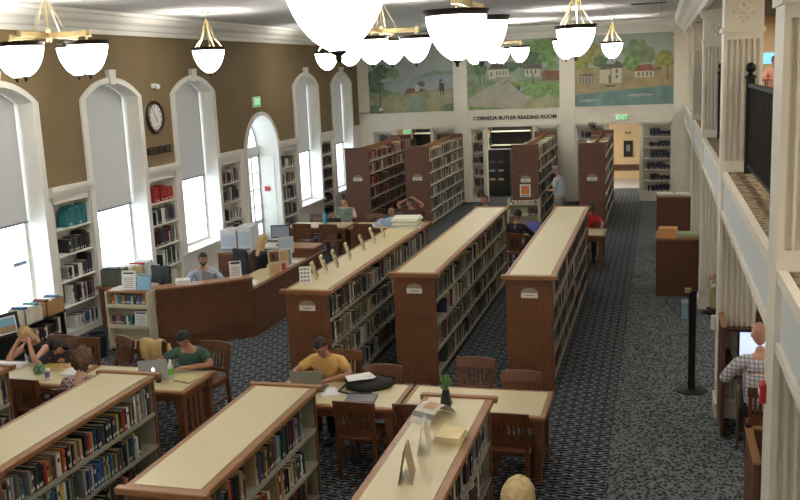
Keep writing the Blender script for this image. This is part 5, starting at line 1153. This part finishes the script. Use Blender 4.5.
def person(label, x, y, deg, hz=.52, lean=18, side=0, look=25, turn=0, tilt=0, wr=None, el=None, knees=None, ankles=None, skin=0, hair='short', hair_c=(46, 34, 28), shirt=(90, 90, 100), shirt_m=None,
           sleeve='short', trousers=(46, 48, 60), z=0, sc=1.0, beard=None, logo=None, bulk=1.0):
    """local frame: the person faces +Y, right hand at +X, seat/feet on z = 0 of the floor"""
    r = thing('person', label, 'person', (x, y, z), math.radians(deg)); r.scale = (sc, sc, sc)
    la, sa = math.radians(lean), math.radians(side); d = Vector((math.sin(sa), math.sin(la)*math.cos(sa), math.cos(la)*math.cos(sa))).normalized()
    pel = Vector((0, 0, hz)); waist = pel + d*.16; chest = pel + d*.34; upc = pel + d*.44; neck = pel + d*.53
    rightv = Vector((1, 0, 0)); rightv = (rightv - d*rightv.dot(d)).normalized()
    sh = [upc + rightv*s*.175*min(bulk, 1.1) + d*.01 for s in (-1, 1)]
    sit = hz < .8
    knees = knees or ([(-.11, .43, .50), (.11, .43, .50)] if sit else [(-.095, .02, .49), (.095, .03, .49)])
    ankles = ankles or ([(-.11, .40, .09), (.11, .36, .09)] if sit else [(-.10, -.02, .09), (.10, -.0, .09)])
    el = el or [(-.27, .16, .80), (.27, .16, .80)]; wr = wr or [(-.10, .40, .80), (.10, .40, .80)]
    g = G(); P = g.add(pel, (.112*bulk, .085*bulk)); w = g.add(waist, (.125*bulk, .095*bulk), P); c = g.add(chest, (.145*bulk, .105*bulk), w); u = g.add(upc, (.11, .085), c); nk = g.add(neck, .052, u)
    hp, hu = math.radians(look + lean*.4), math.radians(turn)
    hc = neck + d*.06 + Vector((0, .03+.05*math.sin(hp), .085))
    g.add(neck*.45+hc*.55 - Vector((0, .012, 0)), .05, nk)
    body_hands = []
    for s in (0, 1):
        a = g.add(sh[s], .06, u); e = g.add(el[s], .043, g.add(sh[s]*.5+Vector(el[s])*.5, .05, a)); wv = Vector(wr[s]); k = g.add(Vector(el[s])*.5+wv*.5, .037, e); q = g.add(wv, (.028, .022), k)
        hd = (wv-Vector(el[s])).normalized(); flat = hd.cross(Vector((0, 0, 1))); flat = flat.normalized() if flat.length > .15 else Vector((1, 0, 0)); nrm = flat.cross(hd).normalized()
        pm = g.add(wv+hd*.05, (.034, .016), q)
        for i, (o_, l) in enumerate(((-.030, .030), (-.011, .036), (.009, .034), (.028, .026))):
            b0 = wv + hd*.088 + flat*o_; f0 = g.add(b0, .0095, pm); f1 = g.add(b0+hd*l - nrm*.006, .0088, f0); g.add(b0+hd*l*1.7 - nrm*.022, .0075, f1)
        ts = 1 if s == 0 else -1
        t0 = g.add(wv+hd*.03+flat*ts*.040, .011, pm); g.add(wv+hd*.066+flat*ts*.058 - nrm*.008, .009, t0)
    for s in (0, 1):
        hip = g.add(pel + Vector(((-.09, .09)[s], .03, -.03)), .074*bulk, P); kn = g.add(knees[s], .060, g.add((pel+Vector(((-.09, .09)[s], .03, -.03)))*.5+Vector(knees[s])*.5, .072*bulk, hip)); an = g.add(ankles[s], .040, g.add(Vector(knees[s])*.55+Vector(ankles[s])*.45, .055, kn))
    o = skin_mesh('body', g.v, g.e, g.r, [SKIN[skin], eye_w, eye_d, lip], None, 1)
    # the head belongs to the same mesh
    T = Matrix.Translation(hc) @ Matrix.Rotation(math.radians(-turn), 4, 'Z') @ Matrix.Rotation(math.radians(tilt), 4, 'Y') @ Matrix.Rotation(-hp, 4, 'X') @ Matrix.Translation((0, .015, .035))
    hb = head_geo(T); me = o.data; vs = [v.co.copy() for v in me.vertices]; fs = [list(p.vertices) for p in me.polygons]; n0 = len(vs)
    mb = MB(); mb.add(vs, fs, 0); mb.add(hb.v, [], 0); mb.f += [[i+n0 for i in f] for f in hb.f]; mb.m += hb.m
    bpy.data.objects.remove(o); bpy.data.meshes.remove(me)
    body = mb.build('body', [SKIN[skin], eye_w, eye_d, lip], r, smooth=True)
    if hair: hair_geo(T, hair).build('hair', mat('hair_%d_%d_%d' % hair_c, hair_c, .6, var=.25, scale=30), r, smooth=True).modifiers.new('thick', 'SOLIDIFY').thickness = .012
    if beard: beard_geo(T).build('beard', mat('hair_%d_%d_%d' % beard, beard, .7, var=.2, scale=30), r, smooth=True).modifiers.new('thick', 'SOLIDIFY').thickness = .008
    sm = shirt_m or mat('shirt_%d_%d_%d' % shirt, shirt, .85, var=.08, scale=9); pm_ = mat('trousers_%d_%d_%d' % trousers, trousers, .85, var=.08, scale=9)
    g = G(); i0 = g.add(pel - d*.07, (.160*bulk, .132*bulk)); w = g.add(waist, (.142*bulk, .112*bulk), i0); c = g.add(chest, (.162*bulk, .122*bulk), w); u = g.add(upc, (.126, .102), c); g.add(neck - d*.012, .066, u)
    for s in (0, 1):
        a = g.add(sh[s], .076, u); mid = sh[s]*.5+Vector(el[s])*.5
        if sleeve == 'none': continue
        if sleeve == 'short': g.add(sh[s]*.3+Vector(el[s])*.7, .062, g.add(mid, .066, a))
        else: g.add(Vector(wr[s])*.94+Vector(el[s])*.06, .037, g.add(Vector(el[s])*.5+Vector(wr[s])*.5, .048, g.add(el[s], .056, g.add(mid, .064, a))))
    so = skin_mesh('shirt', g.v, g.e, g.r, [sm], r, 2)
    if logo:   # printed patch on the chest
        t = MB(); f = d.cross(rightv)*-1; cc = pel + d*.31
        base = cc + Vector((0, math.cos(la), -math.sin(la)))*.128
        t.add([base + rightv*a + d*b for a, b in ((-.09, -.03), (.09, -.03), (.09, .03), (-.09, .03))], [(0, 1, 2, 3)]); t.build('shirt_print', logo, so)
    g = G(); i0 = g.add(pel + Vector((0, 0, -.01)), (.143*bulk, .118*bulk)); g.add(pel + d*.07, (.138*bulk, .112*bulk), i0)
    for s in (0, 1):
        hip = g.add(pel + Vector(((-.09, .09)[s], .03, -.03)), .098*bulk, i0); kn = g.add(knees[s], .070, g.add((pel+Vector(((-.09, .09)[s], .03, -.03)))*.5+Vector(knees[s])*.5, .084*bulk, hip)); g.add(Vector(ankles[s])+Vector((0, 0, .0)), .055, g.add(Vector(knees[s])*.5+Vector(ankles[s])*.5, .064, kn))
    skin_mesh('trousers', g.v, g.e, g.r, [pm_], r, 1)
    for s in (0, 1):
        a = Vector(ankles[s]); b = MB(); b.ball((a.x, a.y+.06, a.z-.045), .045, .13, .045, 12, 6); b.ball((a.x, a.y-.01, a.z-.02), .045, .05, .06, 10, 6); b.v = [(p[0], p[1], max(p[2], a.z-.09)) for p in b.v]
        b.build('shoe', mat('shoe_dark', (34, 30, 30), .5), r, smooth=True)
    return r
person('man in a yellow polo shirt working at a grey laptop at the front table', -3.83, 10.22, 180, lean=22, look=38, turn=6, skin=1, hair='crop', hair_c=(40, 32, 28), shirt=(214, 172, 98), wr=[(-.06, .56, .80), (.22, .56, .82)], el=[(-.36, .34, .84), (.38, .30, .82)], bulk=1.05)
person('man in a green t-shirt and dark beanie using a silver laptop', -5.72, 10.38, 182, lean=26, look=35, turn=-8, skin=1, hair='beanie', hair_c=(26, 24, 26), shirt=(58, 88, 72), wr=[(-.02, .44, .80), (.30, .52, .80)], el=[(-.34, .34, .82), (.40, .28, .82)], bulk=1.15, logo=mat('print_white', (176, 186, 176), .8))
person('blonde woman resting her head on both hands at the left table', -8.0, 10.44, 176, lean=32, look=22, skin=0, hair='long', hair_c=(196, 164, 116), shirt=(40, 36, 40), sleeve='none', wr=[(-.10, .46, 1.03), (.10, .44, 1.03)], el=[(-.22, .54, .80), (.20, .56, .80)])
person('dark-haired girl bent over the left table between the blonde woman and the child', -7.60, 10.32, 196, lean=36, look=45, skin=0, hair='long', hair_c=(36, 26, 24), shirt=(52, 44, 52), wr=[(-.05, .58, .80), (.15, .56, .80)], el=[(-.30, .42, .80), (.32, .40, .80)], sc=.95)
person('curly-haired child in a floral top with back to us at the left table', -6.56, 9.02, 14, hz=.46, lean=10, look=25, skin=0, hair='curly', hair_c=(108, 80, 56), shirt_m=floral, sleeve='long', wr=[(-.1, .38, .80), (.12, .36, .80)], el=[(-.28, .18, .74), (.28, .18, .74)], sc=.96)
person('bearded man in a pale blue shirt behind the service desk', -7.88, 14.72, -142, lean=10, look=15, skin=1, hair='crop', hair_c=(44, 32, 28), beard=(38, 28, 24), shirt=(166, 178, 198), sleeve='long', bulk=1.12, wr=[(-.14, .42, .80), (.12, .42, .80)], el=[(-.33, .18, .78), (.33, .18, .78)])
person('blonde woman in black seen from behind at the service desk', -7.38, 16.06, -28, hz=.56, lean=6, look=12, skin=0, hair='long', hair_c=(188, 156, 108), shirt=(22, 22, 26), sleeve='long', wr=[(-.12, .42, .80), (.12, .42, .80)])
person('woman with dark hair in a bun reading a magazine before a tall bookcase', -7.62, 22.05, 178, lean=6, look=22, skin=0, hair='bun', hair_c=(62, 42, 32), shirt=(214, 200, 176), sleeve='long', wr=[(-.2, .44, .92), (.2, .44, .92)], el=[(-.29, .2, .8), (.29, .2, .8)])
person('light-haired reader laying their head down beside the pale blue jacket', -6.28, 21.92, 184, lean=48, look=35, skin=0, hair='short', hair_c=(150, 112, 76), shirt=(70, 64, 66), wr=[(-.12, .62, .80), (.14, .6, .80)], el=[(-.3, .48, .8), (.32, .46, .8)])
person('brown-haired reader with both hands behind the head, next to the jacket table', -5.86, 21.98, 176, lean=18, look=20, skin=1, hair='short', hair_c=(84, 58, 42), shirt=(96, 70, 60), wr=[(-.08, .10, 1.26), (.08, .10, 1.26)], el=[(-.33, .22, 1.14), (.33, .22, 1.14)])
person('person in black seen from behind at the open laptop with a blue-violet screen', -2.98, 19.5, -14, lean=14, look=18, skin=1, hair='short', hair_c=(24, 20, 20), shirt=(24, 24, 28), sleeve='long', wr=[(-.06, .44, .80), (.26, .44, .80)], el=[(-.28, .2, .78), (.33, .2, .8)])
person('dark-haired person of whom only the head shows beyond the mid-room long bookcase', -4.02, 22.0, 160, lean=4, look=5, skin=1, hair='crop', hair_c=(58, 40, 32), shirt=(60, 64, 74), el=[(-.28, .1, .78), (.28, .1, .78)], wr=[(-.14, .34, .6), (.14, .34, .6)])
person('person in a red shirt and dark cap beyond the aisle-side long bookcase', -1.58, 20.98, 192, lean=16, side=-6, look=28, skin=1, hair='cap', hair_c=(34, 28, 28), shirt=(182, 36, 40), wr=[(-.28, .46, .80), (.1, .44, .80)], el=[(-.34, .2, .82), (.32, .18, .8)])
person('grey-haired person in a pale blue shirt standing at the tall bookcase with the orange notice', -2.60, 25.3, 70, hz=.86, lean=6, look=20, skin=0, hair='short', hair_c=(150, 144, 138), shirt=(176, 190, 196), sleeve='short', trousers=(150, 146, 136), el=[(-.26, .06, 1.04), (.26, .08, 1.02)], wr=[(-.14, .32, 1.02), (.16, .32, 1.0)], sc=.99, bulk=1.45)
person('bald man in a checked shirt sitting at a lit computer screen', 1.08, 10.22, 4, lean=12, look=10, skin=2, hair=None, shirt_m=gingham, sleeve='long', trousers=(40, 40, 46), bulk=1.2, sc=1.1, el=[(-.34, .12, .76), (.34, .12, .76)], wr=[(-.22, .40, .72), (.16, .40, .72)])
person('person in khaki trousers half hidden behind the second white column', 1.32, 16.3, 80, lean=12, look=15, skin=1, hair='short', hair_c=(60, 44, 36), shirt=(120, 96, 76), trousers=(176, 160, 122), el=[(-.26, .14, .74), (.26, .14, .74)], wr=[(-.14, .36, .66), (.14, .36, .66)])
person('fair-haired person standing at the bottom edge, of whom only the crown shows', -.92, 5.80, -10, hz=.84, lean=2, look=8, skin=0, hair='wavy', hair_c=(196, 170, 122), shirt=(150, 140, 130), el=[(-.26, -.02, 1.1), (.26, -.02, 1.1)], wr=[(-.27, .08, .86), (.27, .08, .86)], sc=.91)
person('person in a pink top sitting up on the balcony', 2.62, 24.0, 170, z=3.0, lean=8, look=15, skin=1, hair='short', hair_c=(66, 44, 36), shirt=(226, 160, 144), sleeve='long', trousers=(40, 36, 40))
chair(-4.02, 22.05, 160, 'slatted wooden chair under the person beyond the mid-room long bookcase')
chair(1.34, 16.35, 80, 'slatted wooden chair under the person in khaki trousers', 'chairs at the study carrels')
c_ = chair(2.6, 24.0, 170, 'slatted wooden chair on the balcony under the person in pink', 'chairs on the balcony'); c_.location.z = 3.0

# ================================================================ BOOKS: the 300 that show largest as things, the rest as one mass
bpy.context.view_layer.update(); dg = bpy.context.evaluated_depsgraph_get()
def shown(b):
    n = Vector((b['n'][0], b['n'][1], 0)); c = 0; fr = 0
    for fz in (.3, .9):
        p = b['p'] + Vector((0, 0, b['h']*fz)) + n*.012; v = p - CAMP; dz = v.dot(fwd)
        u, w = 400+FPX*v.dot(right)/dz, 250-FPX*v.dot(up)/dz
        if not (2 < u < 798 and 2 < w < 498): continue
        fr += 1; L = v.length
        if not S.ray_cast(dg, CAMP, v/L, distance=L-.02)[0]: c += 1
    d = (b['p']-CAMP); f = abs(n.dot(d.normalized()))
    b['fr'] = fr
    return c * b['t']*b['h']*(f+.15)/d.length_squared
for b in BOOKS: b['s'] = shown(b)
order = sorted(range(len(BOOKS)), key=lambda i: -BOOKS[i]['s'])
single = set(i for i in order[:300] if BOOKS[i]['s'] > 0)
label_m = mat('spine_label', (214, 210, 196), .7)
def frame(b):
    n = b['n']; ex = Vector((n[1], -n[0], 0)); return ex, Vector((n[0], n[1], 0))
massm = MB()
for i, b in enumerate(BOOKS):
    t, h, d = b['t']/2, b['h'], b['d']
    if i in single:
        n = b['n']; ex, ey = frame(b); bo = -b['back']
        cv = MB(); k = .0035
        cv.prism([(-t, -d+bo), (-t+k, -d+bo), (-t+k, -k*2+bo), (t-k, -k*2+bo), (t-k, -d+bo), (t, -d+bo), (t, -k+bo), (t*.6, bo), (-t*.6, bo), (-t, -k+bo)], 0, h, 0)
        rr = random.Random(i)
        if rr.random() < .75: cv.quad((-t*.62, bo+.0006, .02), (-t*.62, bo+.0006, .055), (t*.62, bo+.0006, .055), (t*.62, bo+.0006, .02), 1)
        if rr.random() < .4: cv.quad((-t*.6, bo+.0006, h*.62), (-t*.6, bo+.0006, h*.8), (t*.6, bo+.0006, h*.8), (t*.6, bo+.0006, h*.62), 1 if b['c'] in (0, 1, 2, 4) else 2)
        o = cv.build('book', [BM_[b['c']], label_m, BM_[0]]); o.location = b['p']; o.rotation_euler = (0, 0, math.atan2(ex.y, ex.x))
        MB().box(-t+k, t-k, -d+.006+bo, -k*2.2+bo, .003, h-.005).build('page_block', pages_m, o)
        nm = PAL[b['c']][0]
        tag(o, '%s book, %s from far end, %s' % (nm, ORD(b['i']), b['desc']), 'book', 'books on the ' + b['desc'])
    else:
        ex, ey = frame(b); p = b['p'] - ey*b['back']; c = b['c']
        q = [p - ex*t, p + ex*t, p + ex*t - ey*d, p - ex*t - ey*d]; H = Vector((0, 0, h))
        o0 = len(massm.v); massm.v += [tuple(v) for v in q] + [tuple(v+H) for v in q]
        for f, mi in (((0, 4, 5, 1), c), ((1, 5, 6, 2), c), ((3, 7, 4, 0), c), ((4, 7, 6, 5), 16)): massm.f.append([j+o0 for j in f]); massm.m.append(mi)
        if (i*7) % 10 < 7 and b['fr']:
            e = ey*.0008; z0, z1 = Vector((0, 0, .02)), Vector((0, 0, .05)); massm.add([p - ex*t*.7+z0+e, p - ex*t*.7+z1+e, p + ex*t*.7+z1+e, p + ex*t*.7+z0+e], [(0, 1, 2, 3)], 17)
o = massm.build('books', BM_ + [pages_m, label_m], kind='stuff'); tag(o, 'all the smaller books filling the shelves farther back in the room', 'books')
print('BOOKS', len(BOOKS), 'single', len(single), 'tail', [round(BOOKS[order[k]]['s']*1e6, 2) for k in (0, 100, 299)])
